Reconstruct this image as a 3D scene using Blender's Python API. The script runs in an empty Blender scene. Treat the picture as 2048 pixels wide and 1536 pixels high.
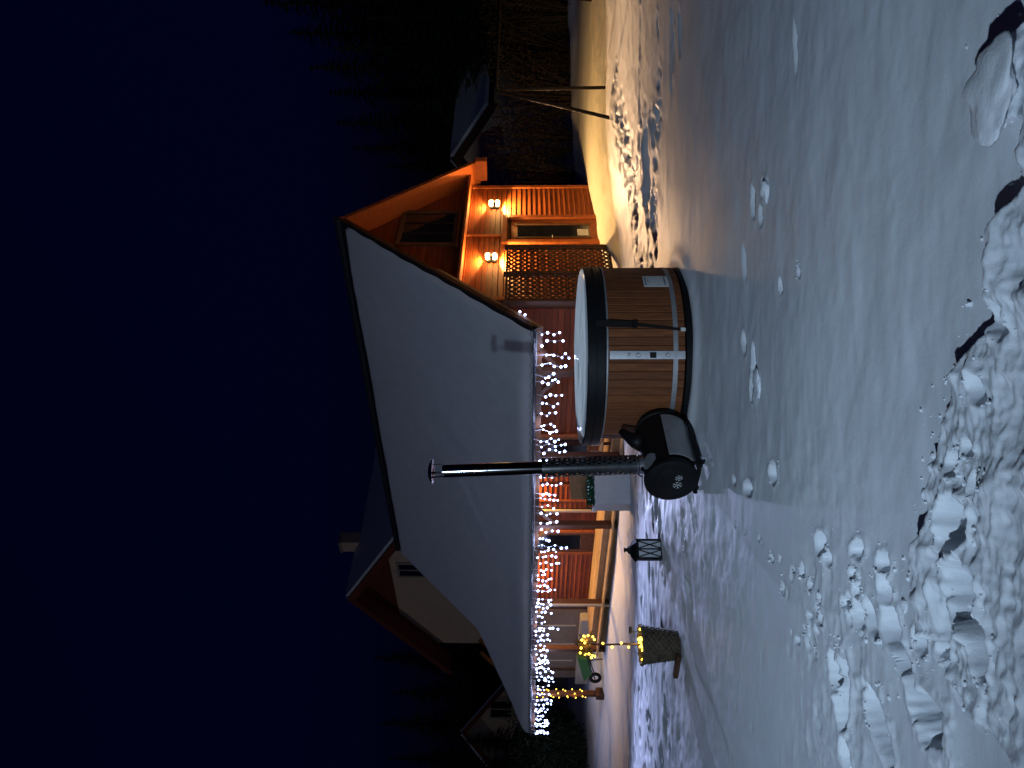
import bpy, math, random
import numpy as np
from mathutils import Vector, Matrix

random.seed(7)
S = bpy.context.scene
R = math.radians

# ------------------------------------------------------------------ camera
F_PX, CU, CV = 1538.0, 768.0, 1024.0          # focal length and centre of the upright 1536x2048 photo
ZC = 1.60
PITCH = math.atan(26.0 / F_PX)
cp, sp = math.cos(PITCH), math.sin(PITCH)
cam_d = bpy.data.cameras.new('camera')
cam_d.sensor_fit = 'HORIZONTAL'; cam_d.sensor_width = 36.0
cam_d.lens = F_PX / 2048.0 * 36.0
cam_d.clip_start = 0.05; cam_d.clip_end = 2000
cam = bpy.data.objects.new('camera', cam_d)
S.collection.objects.link(cam)
# the phone was held sideways: the top of the picture is to the right of the place
cam.matrix_world = Matrix(((0, 1, 0, 0), (sp, 0, -cp, 0), (-cp, 0, -sp, ZC), (0, 0, 0, 1)))
S.camera = cam

# ------------------------------------------------------------------ world, faint sun lamp added for distant village light, exposure
SUN_EL, SUN_AZ = R(8), R(220)                # compass-like: from +Y clockwise
w = bpy.data.worlds.new('World'); S.world = w; w.use_nodes = True
nt = w.node_tree; nt.nodes.clear()
sky = nt.nodes.new('ShaderNodeTexSky'); sky.sky_type = 'NISHITA'; sky.sun_disc = False
sky.sun_elevation = R(-2); sky.sun_rotation = SUN_AZ
sky.air_density = 1.0; sky.dust_density = 0.2; sky.ozone_density = 6.0
bg = nt.nodes.new('ShaderNodeBackground'); bg.inputs['Strength'].default_value = 0.08
wo = nt.nodes.new('ShaderNodeOutputWorld')
tint = nt.nodes.new('ShaderNodeMix'); tint.data_type = 'RGBA'; tint.blend_type = 'MULTIPLY'; tint.inputs['Factor'].default_value = 1.0
tint.inputs[7].default_value = (.22, .42, .80, 1)                # night air swallows what red is left
nt.links.new(sky.outputs[0], tint.inputs[6]); nt.links.new(tint.outputs[2], bg.inputs[0]); nt.links.new(bg.outputs[0], wo.inputs[0])
sun_d = bpy.data.lights.new('sun', 'SUN'); sun_d.energy = 0.06; sun_d.angle = R(2.0); sun_d.color = (0.95, 0.97, 1.0)
sun = bpy.data.objects.new('sun', sun_d); S.collection.objects.link(sun)
_d = Vector((math.sin(SUN_AZ) * math.cos(SUN_EL), math.cos(SUN_AZ) * math.cos(SUN_EL), math.sin(SUN_EL)))
sun.rotation_euler = _d.to_track_quat('Z', 'Y').to_euler()
S.view_settings.view_transform = 'Standard'; S.view_settings.look = 'None'
S.view_settings.exposure = 0.0; S.view_settings.gamma = 1.0; S.view_settings.use_curve_mapping = False
S.cycles.use_denoising = True
S.cycles.max_bounces = 6; S.cycles.diffuse_bounces = 3; S.cycles.glossy_bounces = 3
S.cycles.transmission_bounces = 4; S.cycles.sample_clamp_indirect = 3.0
S.cycles.use_light_tree = True

# lamp and added fill strengths, all in one place
YARD_W, GABLE_W, FILL_W, PORCH_W = 980.0, 320.0, 1600.0, 300.0
LED_POINT_W, COOL_FILL_W = 24.0, 1550.0
LED_S, WARM_S = 10.0, 7.0
LED_C, WARM_C = (0.52, 0.60, 1.0), (1.0, 0.58, 0.06)

# ------------------------------------------------------------------ helpers
def at(u, v, Y):
    a, b = (u - CU) / F_PX, (CV - v) / F_PX
    dy = cp - b * sp
    k = Y / dy
    return Vector((a * k, Y, ZC + (sp + b * cp) * k))

def ground_at(u, v, z=0.0):
    a, b = (u - CU) / F_PX, (CV - v) / F_PX
    dz = sp + b * cp
    k = (z - ZC) / dz
    return (a * k, (cp - b * sp) * k)

class Geo:
    def __init__(s): s.v = []; s.f = []
    def box(s, x0, x1, y0, y1, z0, z1):
        n = len(s.v)
        s.v += [(x0,y0,z0),(x1,y0,z0),(x1,y1,z0),(x0,y1,z0),(x0,y0,z1),(x1,y0,z1),(x1,y1,z1),(x0,y1,z1)]
        s.f += [tuple(n+i for i in q) for q in ((3,2,1,0),(4,5,6,7),(0,1,5,4),(1,2,6,5),(2,3,7,6),(3,0,4,7))]
        return s
    def cbox(s, x0, x1, y0, y1, z0, z1, b):
        """box with chamfered vertical and top edges"""
        ring = [(x0+b,y0),(x1-b,y0),(x1,y0+b),(x1,y1-b),(x1-b,y1),(x0+b,y1),(x0,y1-b),(x0,y0+b)]
        cx, cy = (x0+x1)/2, (y0+y1)/2
        inner = [(x+(b if x < cx else -b)*(.7), y+(b if y < cy else -b)*.7) for x, y in ring]
        n = len(s.v)
        for z, rg in ((z0, inner), (z0+b, ring), (z1-b, ring), (z1, inner)):
            s.v += [(x, y, z) for x, y in rg]
        for k in range(3):
            for i in range(8):
                j = (i+1) % 8
                s.f.append((n+k*8+i, n+k*8+j, n+k*8+8+j, n+k*8+8+i))
        s.f.append(tuple(n+i for i in range(7, -1, -1))); s.f.append(tuple(n+24+i for i in range(8)))
        return s
    def bar(s, p0, p1, w, h, up=(0, 0, 1)):
        """rectangular bar from p0 to p1, w across, h along up"""
        p0, p1 = Vector(p0), Vector(p1); d = (p1 - p0).normalized(); up = Vector(up)
        x = d.cross(up).normalized(); y = x.cross(d).normalized()
        n = len(s.v)
        for p in (p0, p1):
            for a, b in ((-1,-1),(1,-1),(1,1),(-1,1)):
                s.v.append(tuple(p + x*(a*w/2) + y*(b*h/2)))
        s.f += [tuple(n+i for i in q) for q in ((3,2,1,0),(4,5,6,7),(0,1,5,4),(1,2,6,5),(2,3,7,6),(3,0,4,7))]
        return s
    def tube(s, path, r, n=8, caps=True):
        path = [Vector(p) for p in path]; m = len(path)
        rr = r if isinstance(r, (list, tuple)) else [r]*m
        b0 = len(s.v); ref = None
        for i, p in enumerate(path):
            d = (path[min(i+1, m-1)] - path[max(i-1, 0)]).normalized()
            if ref is None: ref = Vector((0,0,1)) if abs(d.z) < .9 else Vector((1,0,0))
            x = d.cross(ref).normalized(); y = x.cross(d).normalized(); ref = y
            for k in range(n):
                a = 2*math.pi*k/n
                s.v.append(tuple(p + (x*math.cos(a) + y*math.sin(a))*rr[i]))
        for i in range(m-1):
            for k in range(n):
                j = (k+1) % n
                s.f.append((b0+i*n+k, b0+(i+1)*n+k, b0+(i+1)*n+j, b0+i*n+j))
        if caps:
            s.f.append(tuple(b0+k for k in range(n))); s.f.append(tuple(b0+(m-1)*n+k for k in range(n-1, -1, -1)))
        return s
    def lathe(s, prof, n=32, c=(0,0,0)):
        b0 = len(s.v)
        for r, z in prof:
            for k in range(n):
                a = 2*math.pi*k/n
                s.v.append((c[0]+r*math.cos(a), c[1]+r*math.sin(a), c[2]+z))
        for i in range(len(prof)-1):
            for k in range(n):
                j = (k+1) % n
                s.f.append((b0+i*n+k, b0+i*n+j, b0+(i+1)*n+j, b0+(i+1)*n+k))
        return s
    def prism(s, poly, off):
        """poly: 3-D points of one face; off: extrusion vector"""
        n = len(s.v); m = len(poly); off = Vector(off)
        s.v += [tuple(p) for p in poly] + [tuple(Vector(p)+off) for p in poly]
        s.f.append(tuple(n+i for i in range(m-1, -1, -1))); s.f.append(tuple(n+m+i for i in range(m)))
        for i in range(m):
            j = (i+1) % m
            s.f.append((n+i, n+j, n+m+j, n+m+i))
        return s
    def build(s, name, mat, parent=None, smooth=False):
        me = bpy.data.meshes.new(name); me.from_pydata([tuple(p) for p in s.v], [], s.f)
        me.validate()
        import bmesh
        bm = bmesh.new(); bm.from_mesh(me); bmesh.ops.recalc_face_normals(bm, faces=bm.faces); bm.to_mesh(me); bm.free()
        return link(name, me, mat, parent, smooth)

def link(name, me, mat, parent=None, smooth=False):
    if mat is not None and not me.materials: me.materials.append(mat)
    if smooth: me.polygons.foreach_set('use_smooth', [True]*len(me.polygons))
    o = bpy.data.objects.new(name, me); S.collection.objects.link(o)
    if parent: o.parent = parent
    return o
def smooth_angle(o, deg=40):
    o.data.polygons.foreach_set('use_smooth', [True]*len(o.data.polygons))
    o.data.set_sharp_from_angle(angle=R(deg)); return o
def empty(name, loc=(0,0,0), rz=0, label=None, cat=None, group=None):
    o = bpy.data.objects.new(name, None); S.collection.objects.link(o)
    o.location = loc; o.rotation_euler = (0, 0, rz); o.empty_display_size = .2
    return tag(o, label, cat, group)
def tag(o, label=None, cat=None, group=None, kind=None):
    if label: o['label'] = label
    if cat: o['category'] = cat
    if group: o['group'] = group
    if kind: o['kind'] = kind
    return o

# ------------------------------------------------------------------ materials
def mat(name, col, rough=.6, metal=0.0, var=0.0, vscale=8.0, stretch=(1,1,1), bump=0.0, bscale=60.0, col2=None, spec=.22, emit=None, es=0.0):
    m = bpy.data.materials.new(name); m.use_nodes = True
    t = m.node_tree; b = t.nodes['Principled BSDF']
    b.inputs['Base Color'].default_value = (*col, 1); b.inputs['Roughness'].default_value = rough
    b.inputs['Metallic'].default_value = metal; b.inputs['Specular IOR Level'].default_value = spec
    if var or bump:
        tc = t.nodes.new('ShaderNodeTexCoord'); mp = t.nodes.new('ShaderNodeMapping')
        mp.inputs['Scale'].default_value = stretch
        t.links.new(tc.outputs['Object'], mp.inputs[0])
    if var:
        oi = t.nodes.new('ShaderNodeObjectInfo')
        ad = t.nodes.new('ShaderNodeVectorMath'); ad.operation = 'ADD'
        sc = t.nodes.new('ShaderNodeVectorMath'); sc.operation = 'SCALE'; sc.inputs[3].default_value = 37.0
        cb = t.nodes.new('ShaderNodeCombineXYZ')
        for i in range(3): t.links.new(oi.outputs['Random'], cb.inputs[i])
        t.links.new(cb.outputs[0], sc.inputs[0]); t.links.new(mp.outputs[0], ad.inputs[0]); t.links.new(sc.outputs[0], ad.inputs[1])
        n = t.nodes.new('ShaderNodeTexNoise'); n.inputs['Scale'].default_value = vscale; n.inputs['Detail'].default_value = 6
        n.inputs['Roughness'].default_value = .65
        t.links.new(ad.outputs[0], n.inputs['Vector'])
        cr = t.nodes.new('ShaderNodeValToRGB'); cr.color_ramp.elements[0].position = .3; cr.color_ramp.elements[1].position = .72
        c2 = col2 or tuple(min(1, c*(1+var)) for c in col)
        cr.color_ramp.elements[0].color = (*[c*(1-var) for c in col], 1); cr.color_ramp.elements[1].color = (*c2, 1)
        t.links.new(n.outputs[0], cr.inputs[0])
        hv = t.nodes.new('ShaderNodeHueSaturation')
        mr = t.nodes.new('ShaderNodeMapRange'); mr.inputs[3].default_value = 1-var*.6; mr.inputs[4].default_value = 1+var*.6
        t.links.new(oi.outputs['Random'], mr.inputs[0]); t.links.new(mr.outputs[0], hv.inputs['Value'])
        t.links.new(cr.outputs[0], hv.inputs['Color']); t.links.new(hv.outputs[0], b.inputs['Base Color'])
    if bump:
        n2 = t.nodes.new('ShaderNodeTexNoise'); n2.inputs['Scale'].default_value = bscale; n2.inputs['Detail'].default_value = 5
        t.links.new(mp.outputs[0], n2.inputs['Vector'])
        bp = t.nodes.new('ShaderNodeBump'); bp.inputs['Strength'].default_value = bump; bp.inputs['Distance'].default_value = .01
        t.links.new(n2.outputs[0], bp.inputs['Height']); t.links.new(bp.outputs[0], b.inputs['Normal'])
    if emit:
        b.inputs['Emission Color'].default_value = (*emit, 1); b.inputs['Emission Strength'].default_value = es
    return m

def snow_mat(name, col=(.80,.83,.87), b1=.35, s1=9.0, b2=.25, s2=140.0):
    m = bpy.data.materials.new(name); m.use_nodes = True; t = m.node_tree; b = t.nodes['Principled BSDF']
    b.inputs['Roughness'].default_value = .55; b.inputs['Specular IOR Level'].default_value = .25
    tc = t.nodes.new('ShaderNodeTexCoord')
    n = t.nodes.new('ShaderNodeTexNoise'); n.inputs['Scale'].default_value = 3.0; n.inputs['Detail'].default_value = 8
    cr = t.nodes.new('ShaderNodeValToRGB'); cr.color_ramp.elements[0].position = .3; cr.color_ramp.elements[1].position = .7
    cr.color_ramp.elements[0].color = (*[c*.93 for c in col], 1); cr.color_ramp.elements[1].color = (*col, 1)
    t.links.new(tc.outputs['Object'], n.inputs['Vector']); t.links.new(n.outputs[0], cr.inputs[0]); t.links.new(cr.outputs[0], b.inputs['Base Color'])
    a = t.nodes.new('ShaderNodeTexNoise'); a.inputs['Scale'].default_value = s1; a.inputs['Detail'].default_value = 7; a.inputs['Roughness'].default_value = .6
    c = t.nodes.new('ShaderNodeTexNoise'); c.inputs['Scale'].default_value = s2; c.inputs['Detail'].default_value = 3
    for q in (a, c): t.links.new(tc.outputs['Object'], q.inputs['Vector'])
    p1 = t.nodes.new('ShaderNodeBump'); p1.inputs['Strength'].default_value = b1; p1.inputs['Distance'].default_value = .03
    p2 = t.nodes.new('ShaderNodeBump'); p2.inputs['Strength'].default_value = b2; p2.inputs['Distance'].default_value = .004
    t.links.new(a.outputs[0], p1.inputs['Height']); t.links.new(c.outputs[0], p2.inputs['Height'])
    t.links.new(p1.outputs[0], p2.inputs['Normal']); t.links.new(p2.outputs[0], b.inputs['Normal'])
    return m

def emat(name, col, s):
    m = bpy.data.materials.new(name); m.use_nodes = True; t = m.node_tree; t.nodes.clear()
    e = t.nodes.new('ShaderNodeEmission'); e.inputs[0].default_value = (*col, 1); e.inputs[1].default_value = s
    o = t.nodes.new('ShaderNodeOutputMaterial'); t.links.new(e.outputs[0], o.inputs[0]); return m

M = dict(
    snow=snow_mat('snow', b1=.16, s1=7.0, b2=.22), frost_and_grey=mat('frost_and_grey', (.82,.84,.90), .24, var=.12, vscale=9, bump=.12, bscale=70, spec=1.0), pole=mat('pole_wood', (.014,.009,.006), .7, var=.3, bump=.2), verge=mat('verge_wood', (.42,.24,.11), .6, var=.2), roof_snow=snow_mat('roof_snow', b1=.10, s1=5, b2=.12, s2=60),
    siding_porch=mat('siding_porch', (.22,.048,.014), .62, var=.4, vscale=5, stretch=(9,.6,9), bump=.3, bscale=40),
    siding=mat('siding', (.28,.070,.019), .62, var=.35, vscale=5, stretch=(.6,.6,9), bump=.25, bscale=40),
    siding_up=mat('siding_upper', (.22,.05,.018), .62, var=.3, vscale=5, stretch=(.6,.6,9), bump=.25, bscale=40),
    trim=mat('trim_wood', (.32,.085,.024), .6, var=.3, vscale=6, bump=.2, bscale=40),
    soffit=mat('soffit_wood', (.40,.095,.022), .6, var=.25, vscale=6, stretch=(1,1,6), bump=.2),
    post=mat('post_wood', (.10,.042,.022), .6, var=.3, vscale=7, stretch=(5,5,.7), bump=.3),
    darkwood=mat('dark_wood', (.10,.045,.022), .6, var=.3, vscale=8, bump=.25),
    roof=mat('roof_metal', (.03,.03,.035), .5, metal=.2, var=.2),
    gutter=mat('gutter', (.010,.010,.014), .55),
    plaster=mat('plaster', (.22,.155,.11), .8, var=.12, vscale=4, bump=.3, bscale=90),
    stave=mat('stave', (.20,.066,.023), .5, var=.36, vscale=4, stretch=(14,14,1.2), bump=.35, bscale=50),
    steel=mat('steel', (.62,.62,.63), .35, metal=1.0, var=.12, vscale=20),
    zinc=mat('zinc', (.36,.36,.37), .5, metal=.6, var=.15, vscale=14),
    black=mat('black_paint', (.007,.007,.008), .5, var=.2, vscale=12),
    lid=mat('lid_vinyl', (.008,.009,.011), .5, var=.25, vscale=10, bump=.2, bscale=30),
    chrome=mat('flue_steel', (.30,.30,.31), .13, metal=1.0),
    shield=mat('heat_shield', (.10,.10,.105), .26, metal=.9, var=.3, vscale=9),
    strap=mat('strap', (.015,.012,.012), .7),
    white=mat('white_plastic', (.80,.80,.83), .45, var=.06, vscale=5),
    paper=mat('label_paper', (.70,.70,.68), .6, var=.05),
    ink=mat('label_ink', (.06,.06,.07), .6),
    deck=mat('deck_wood', (.42,.27,.14), .7, var=.3, vscale=5, stretch=(8,.8,8), bump=.3),
    card=mat('cardboard', (.40,.24,.13), .8, var=.12, vscale=6),
    green=mat('sprig_green', (.03,.14,.07), .55, var=.5, vscale=20),
    greenp=mat('green_plastic', (.04,.16,.055), .45, var=.15),
    wicker=mat('wicker', (.075,.058,.036), .6, var=.65, vscale=22, bump=.4, bscale=80),
    bark=mat('bark', (.06,.04,.03), .8, var=.4, vscale=15, bump=.4),
    needle=mat('needle', (.035,.05,.032), .8, var=.4, vscale=2),
    twig=mat('twig', (.10,.07,.045), .85, var=.4, vscale=3),
    leafdry=mat('dry_leaf', (.12,.07,.03), .8, var=.5, vscale=9),
    glass=mat('dark_glass', (.012,.013,.016), .08, spec=.7),
    glassf=mat('lantern_glass', (.55,.57,.6), .35, var=.1),
    nwall=mat('neighbour_wall', (.76,.55,.40), .85, var=.08, vscale=2, bump=.2),
    nsoffit=mat('neighbour_soffit', (.20,.045,.03), .7, var=.2),
    cable=mat('cable', (.45,.47,.5), .4),
    cream=mat('cream_paint', (.42,.36,.29), .6, var=.1),
    led=emat('led_white', (.42,.54,1.0), LED_S), warm=emat('led_warm', WARM_C, WARM_S),
    sconce_glow=emat('sconce_glow', (1.0,.62,.20), 45.0),
    yard_glow=emat('yard_glow', (.92,.96,1.0), 30.0),
    hill=mat('hill_dark', (.03,.035,.04), .9),
)

_b = M['frost_and_grey'].node_tree.nodes['Principled BSDF']; _b.inputs['Sheen Weight'].default_value = 1.0; _b.inputs['Sheen Roughness'].default_value = .45

# ------------------------------------------------------------------ noise and terrain
def vnoise(x, y, seed=0):
    xi = np.floor(x).astype(np.int64); yi = np.floor(y).astype(np.int64)
    fx = x - xi; fy = y - yi
    fx = fx*fx*fx*(fx*(fx*6-15)+10); fy = fy*fy*fy*(fy*(fy*6-15)+10)
    def h(a, b):
        n = (a*374761393 + b*668265263 + seed*1442695041) & 0xffffffff
        n = ((n ^ (n >> 13)) * 1274126177) & 0xffffffff
        return ((n ^ (n >> 16)) & 0xffff) / 65535.0
    return (h(xi,yi)*(1-fx)+h(xi+1,yi)*fx)*(1-fy) + (h(xi,yi+1)*(1-fx)+h(xi+1,yi+1)*fx)*fy
def fbm(x, y, octs=4, seed=0, gain=.5):
    a, s, t = 1.0, 0.0, 0.0
    for o in range(octs):
        s = s + a*(vnoise(x, y, seed+o*17)-.5)*2; t += a
        x, y, a = x*2.03+7.1, y*2.03+3.7, a*gain
    return s/t
def ridged(x, y, octs=4, seed=0):
    a, s, t = 1.0, 0.0, 0.0
    for o in range(octs):
        s = s + a*(1-np.abs(vnoise(x, y, seed+o*13)*2-1)); t += a
        x, y, a = x*2.1+5.3, y*2.1+1.9, a*.5
    return s/t
def sstep(e0, e1, x):
    t = np.clip((x-e0)/(e1-e0), 0, 1); return t*t*(3-2*t)

# house frame: local x runs along the gable, local y along the eave
HO = (1.087, 14.8); HA = math.atan2(.745, .667)
gx, gy = math.cos(HA), math.sin(HA)
def hw(s, t): return (HO[0]+s*gx-t*gy, HO[1]+s*gy+t*gx)
CTRL = [(-6,2,0),(0,2,0),(6,2,0),(-6,5,0),(0,5,0),(6,5,0),(-5,8,-.08),(.3,8.2,0),(6,9,0),(-2,9.3,-.05),(-2.85,8.4,-.05),
        (-2,14,-.34),(6.1,15.86,-.05),(5.06,14.75,-.05),(15,25,-.1),(25,32,0),(12,12,0),(-15,15,-.6),(-12,9,-.25),(-20,30,-1.0),
        (0,45,-.6),(-15,48,-1),(22,50,.1),(3.2,12,-.08),(0,12.2,-.12),(-6,12,-.3)]
for t_, z_ in ((1.35,-.5),(3.9,-.65),(6.4,-.71),(9.9,-.74),(12.2,-.8),(15.3,-.95)): CTRL.append((*hw(.25,t_), z_))
for t_, z_ in ((1,-.52),(5,-.62),(9,-.66),(13,-.62),(16,-.6)): CTRL.append((*hw(1.72,t_), z_))
for s_, t_, z_ in ((2.3,.4,-.27),(3.85,.5,-.16),(6.8,.5,-.09),(1.8,-.3,-.31),(8.5,.5,-.05)): CTRL.append((*hw(s_,t_), z_))
CP = np.array(CTRL, float)
_r = np.sqrt(((CP[:,None,:2]-CP[None,:,:2])**2).sum(-1)+.6)
_A = np.zeros((len(CP)+3, len(CP)+3)); _A[:len(CP),:len(CP)] = -_r
_A[:len(CP),len(CP)] = 1; _A[:len(CP),len(CP)+1:] = CP[:,:2]; _A[len(CP):,:len(CP)] = _A[:len(CP),len(CP):].T
_W = np.linalg.solve(_A, np.concatenate([CP[:,2], [0,0,0]]))
def hbase(x, y):
    x = np.asarray(x, float); y = np.asarray(y, float)
    z = _W[len(CP)] + _W[len(CP)+1]*x + _W[len(CP)+2]*y
    for i in range(len(CP)):
        z = z - _W[i]*np.sqrt((x-CP[i,0])**2+(y-CP[i,1])**2+.6)
    return z
def gz(x, y): return float(hbase(x, y))

DENTS = []      # x, y, rx, ry, angle, depth, rim
def dent_uv(u, v, rx, ry, ang, depth, rim=.25):
    x, y = ground_at(u, v); DENTS.append((x, y, rx, ry, ang, depth, rim))
# boot prints left of the tub and in front of the lantern
for k, f in enumerate((0,.07,.2,.27,.42,.5,.66,.72,.86,.95)):     # small animal track, prints in pairs
    dent_uv(490-150*f+random.uniform(-10,10), 1470+185*f+random.uniform(-9,9), random.uniform(.017,.026), random.uniform(.022,.034), random.uniform(-.4,.6), random.uniform(.035,.05), .08)
for k in range(16): dent_uv(random.uniform(230,420), random.uniform(1560,1720), random.uniform(.015,.035), random.uniform(.02,.045), random.random()*3, random.uniform(.02,.04), .3)
for u, v, a, b, an, d in ((448,1645,.06,.085,.6,.09),(420,1662,.04,.06,.3,.07),(438,1720,.045,.07,.5,.09),(410,1770,.05,.065,.4,.09),(353,1772,.07,.055,.5,.09),
                          (303,1722,.07,.06,.2,.08),(278,1790,.075,.11,-.5,.12),(300,1745,.05,.09,-.8,.06),(140,1690,.19,.075,-.1,.13),(190,1672,.10,.05,.2,.08),(73,1765,.19,.075,.75,.12),
                          (120,1745,.06,.05,.4,.06),(100,1860,.09,.12,-.25,.10),(185,1822,.16,.045,.5,.10),(225,1800,.08,.035,.5,.08),(250,1842,.06,.05,.3,.06),
                          (20,1700,.10,.05,.4,.07),(150,1935,.05,.09,0,.08),(330,1690,.03,.04,.3,.05)):
    dent_uv(u, v, a, b, an, d, .07)
for u, v, a, b, d in ((1161,1522,.07,.055,.08),(1104,1516,.08,.05,.05),(1130,1500,.12,.05,.04),(795,1503,.16,.055,.05),(760,1497,.08,.05,.05),(850,1480,.08,.05,.04),(991,1600,.03,.02,.04),(960,1560,.05,.03,.04),
                      (590,1545,.06,.09,.05),(560,1490,.05,.12,.06),(575,1460,.03,.05,.05),(1010,1482,.12,.04,.03),(1440,1585,.16,.025,.03)):
    dent_uv(u, v, a, b, .15, d, .10)
# deep holes in the shovelled bank
for u, v, a, b, d in ((345,1992,.10,.085,.24),(300,2010,.07,.06,.16),(495,1962,.085,.075,.20),(455,1950,.05,.05,.14),(236,1912,.035,.10,.15),(245,2030,.09,.06,.18),(608,1955,.035,.045,.12),(640,1985,.03,.03,.08),(560,2010,.05,.03,.08),(760,2000,.05,.04,.08),(900,2040,.06,.05,.08)):
    dent_uv(u, v, a, b, .3, d, .06)
# trampled snow between tub and porch
for k in range(230):
    x = random.uniform(-9, -1.2); y = random.uniform(9.2, 15.5) + max(0, (-x-4))*.5
    DENTS.append((x, y, random.uniform(.12,.30), random.uniform(.07,.16), random.uniform(-.4,.4), random.uniform(.01,.036), .3))
for k in range(120):
    f = random.random(); x = 5.5-3.2*f+random.uniform(-.5,.5); y = 14.2-2.6*f+random.uniform(-.5,.5)
    DENTS.append((x, y, random.uniform(.08,.16), random.uniform(.06,.10), random.random()*3, random.uniform(.025,.06), .3))
for k in range(70):
    DENTS.append((random.uniform(1.2,3.8), random.uniform(9.3,12.3), random.uniform(.08,.2), random.uniform(.06,.12), random.random()*3, random.uniform(.02,.05), .3))
for k in range(30): DENTS.append((random.uniform(3,8), random.uniform(8,11), random.uniform(.1,.4), random.uniform(.05,.1), random.uniform(-.3,.3), random.uniform(.02,.04), .4))
DENTS.append((2.9, 10.4, .55, .30, .1, .16, .15))
for k in range(5): DENTS.append((-1.0-.25*k, 7.7+random.uniform(-.3,.4), .16, .05, .5, .05, .3))

BANK = np.array([(-1.9,2.0),(-1.2,2.1),(-1.08,2.75),(-.95,3.05),(-.8,3.09),(-.55,3.03),(-.3,2.97),(-.13,2.9),(.1,2.8),(.2,2.62),(.5,2.58),(.62,2.4),(.8,2.4),(.86,2.57),(1.05,2.6),(1.12,2.42),(1.6,2.3)])
def y0_near(dy): return dy < 6
def height(x, y):
    z = hbase(x, y)
    near = 1-sstep(9, 16, y)
    z = z + .045*fbm(x*.35, y*.5, 3, 1)*sstep(3,6,y) + .010*fbm(x*.8+3, y*2.2, 4, 5)*(.5+.5*near)
    z = z + .007*fbm(x*3, y*5, 3, 9)
    # trampled roughness
    tr = sstep(8.6,9.6,y)*(1-sstep(17,20,y))*sstep(.6,-.6,x)*sstep(-16,-9,x)
    z = z + tr*.035*(ridged(x*1.1, y*2.0, 4, 21)-.5)
    rg = np.exp(-(((x-3.2)/1.9)**2+((y-11.4)/1.6)**2))
    z = z + rg*.07*(ridged(x*2.0, y*2.6, 4, 31)-.45)
    gb = np.exp(-(((x-5.0)/3.2)**2+((y-16.5)/2.4)**2)); z = z + gb*.07*fbm(x*1.6, y*1.6, 5, 41, .6)
    rt = sstep(1.2,2.2,x)*(1-sstep(9,12,x))*sstep(8.2,9.4,y)*(1-sstep(19,22,y)); z = z + rt*(.016*fbm(x*3.2, y*4.0, 4, 43, .6))
    z = z + .30*np.exp(-((y-24.6-.12*(x-6))/.7)**2)*sstep(4.5,7,x)*vnoise(x*.9, y*.9, 47)
    fr = np.exp(-(((x+1.6)/.9)**2+((y-4.1)/.7)**2)); z = z + fr*.05*(ridged(x*4, y*4, 4, 51)-.5)
    rl = sstep(-.7,-1.8,x)*sstep(4.3,5.6,y)*(1-sstep(8.5,10,y)); z = z + rl*(.030*(ridged(x*2.6+y*.6, y*3.4, 4, 53)-.5)+.008*fbm(x*9, y*11, 3, 57))
    tub_ring = np.exp(-((np.hypot(x-.32, y-8.23)-1.02)/.10)**2); z = z + tub_ring*.03
    # shovelled bank close to the camera
    yc = np.interp(x, BANK[:,0], BANK[:,1]) + .05*fbm(x*6, y*6, 3, 61)
    bk = sstep(-.02, .09, yc-y)
    z = z + bk*(.005 + .125*ridged(x*2.2, y*2.2, 4, 71) + .028*np.abs(fbm(x*6, y*7, 4, 81)) + .010*ridged(x*17, y*17, 3, 85) + .004*fbm(x*48, y*48, 2, 87))
    for (dx, dy, rx, ry, an, dp, rim) in DENTS:
        m = (np.abs(x-dx) < 2.2*max(rx,ry)) & (np.abs(y-dy) < 2.2*max(rx,ry))
        if not m.any(): continue
        ax, ay = x[m]-dx, y[m]-dy; c, s = math.cos(an), math.sin(an)
        q = ((ax*c+ay*s)/rx)**2 + ((-ax*s+ay*c)/ry)**2
        wob = 1+.35*fbm(x[m]*9, y[m]*9, 2, 91)
        if y0_near(dy) and dp > .03:
            dp = dp*1.3      # crisp-walled hole with a crumbly edge
            ed = np.sqrt(q)*(1+.42*fbm(x[m]*9, y[m]*9, 4, 93, .62))
            z[m] += -dp*(1-sstep(.66, 1.12, ed))*(1+.14*fbm(x[m]*12, y[m]*12, 2, 95)) + dp*.10*ridged(x[m]*24, y[m]*24, 3, 99)*(1-sstep(.35,.75,ed)) + dp*rim*np.exp(-((ed-1.3)/.25)**2)*(.6+.8*vnoise(x[m]*30, y[m]*30, 97))
        else:
            z[m] += -dp*np.exp(-(q*wob)**2*.9) + dp*rim*np.exp(-((np.sqrt(q)-1.35)/.28)**2)
    return z

def build_ground():
    ys = [1.3]
    while ys[-1] < 78: ys.append(ys[-1]+1/(1/(.009*ys[-1])+1/(.0012*ys[-1]**2)))     # finer rows close by
    ys = np.array(ys); ny, nx = len(ys), 800
    ts = np.linspace(-1.1, 1.1, nx)
    Y, T = np.meshgrid(ys, ts, indexing='ij'); X = T*(Y+.9)
    Z = height(X.ravel(), Y.ravel())
    co = np.stack([X.ravel(), Y.ravel(), Z], 1).astype(np.float32)
    idx = np.arange(ny*nx).reshape(ny, nx)
    q = np.stack([idx[:-1,:-1], idx[:-1,1:], idx[1:,1:], idx[1:,:-1]], -1).reshape(-1, 4)
    me = bpy.data.meshes.new('snow_ground')
    me.vertices.add(len(co)); me.vertices.foreach_set('co', co.ravel())
    me.loops.add(q.size); me.loops.foreach_set('vertex_index', q.ravel().astype(np.int32))
    me.polygons.add(len(q)); me.polygons.foreach_set('loop_start', (np.arange(len(q))*4).astype(np.int32))
    me.polygons.foreach_set('use_smooth', np.ones(len(q), bool))
    me.update(calc_edges=True)
    tag(link('snow_ground', me, M['snow']), kind='structure')
build_ground()
g = Geo(); g.box(-600, 600, -60, 900, -2.5, -1.9)
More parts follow.
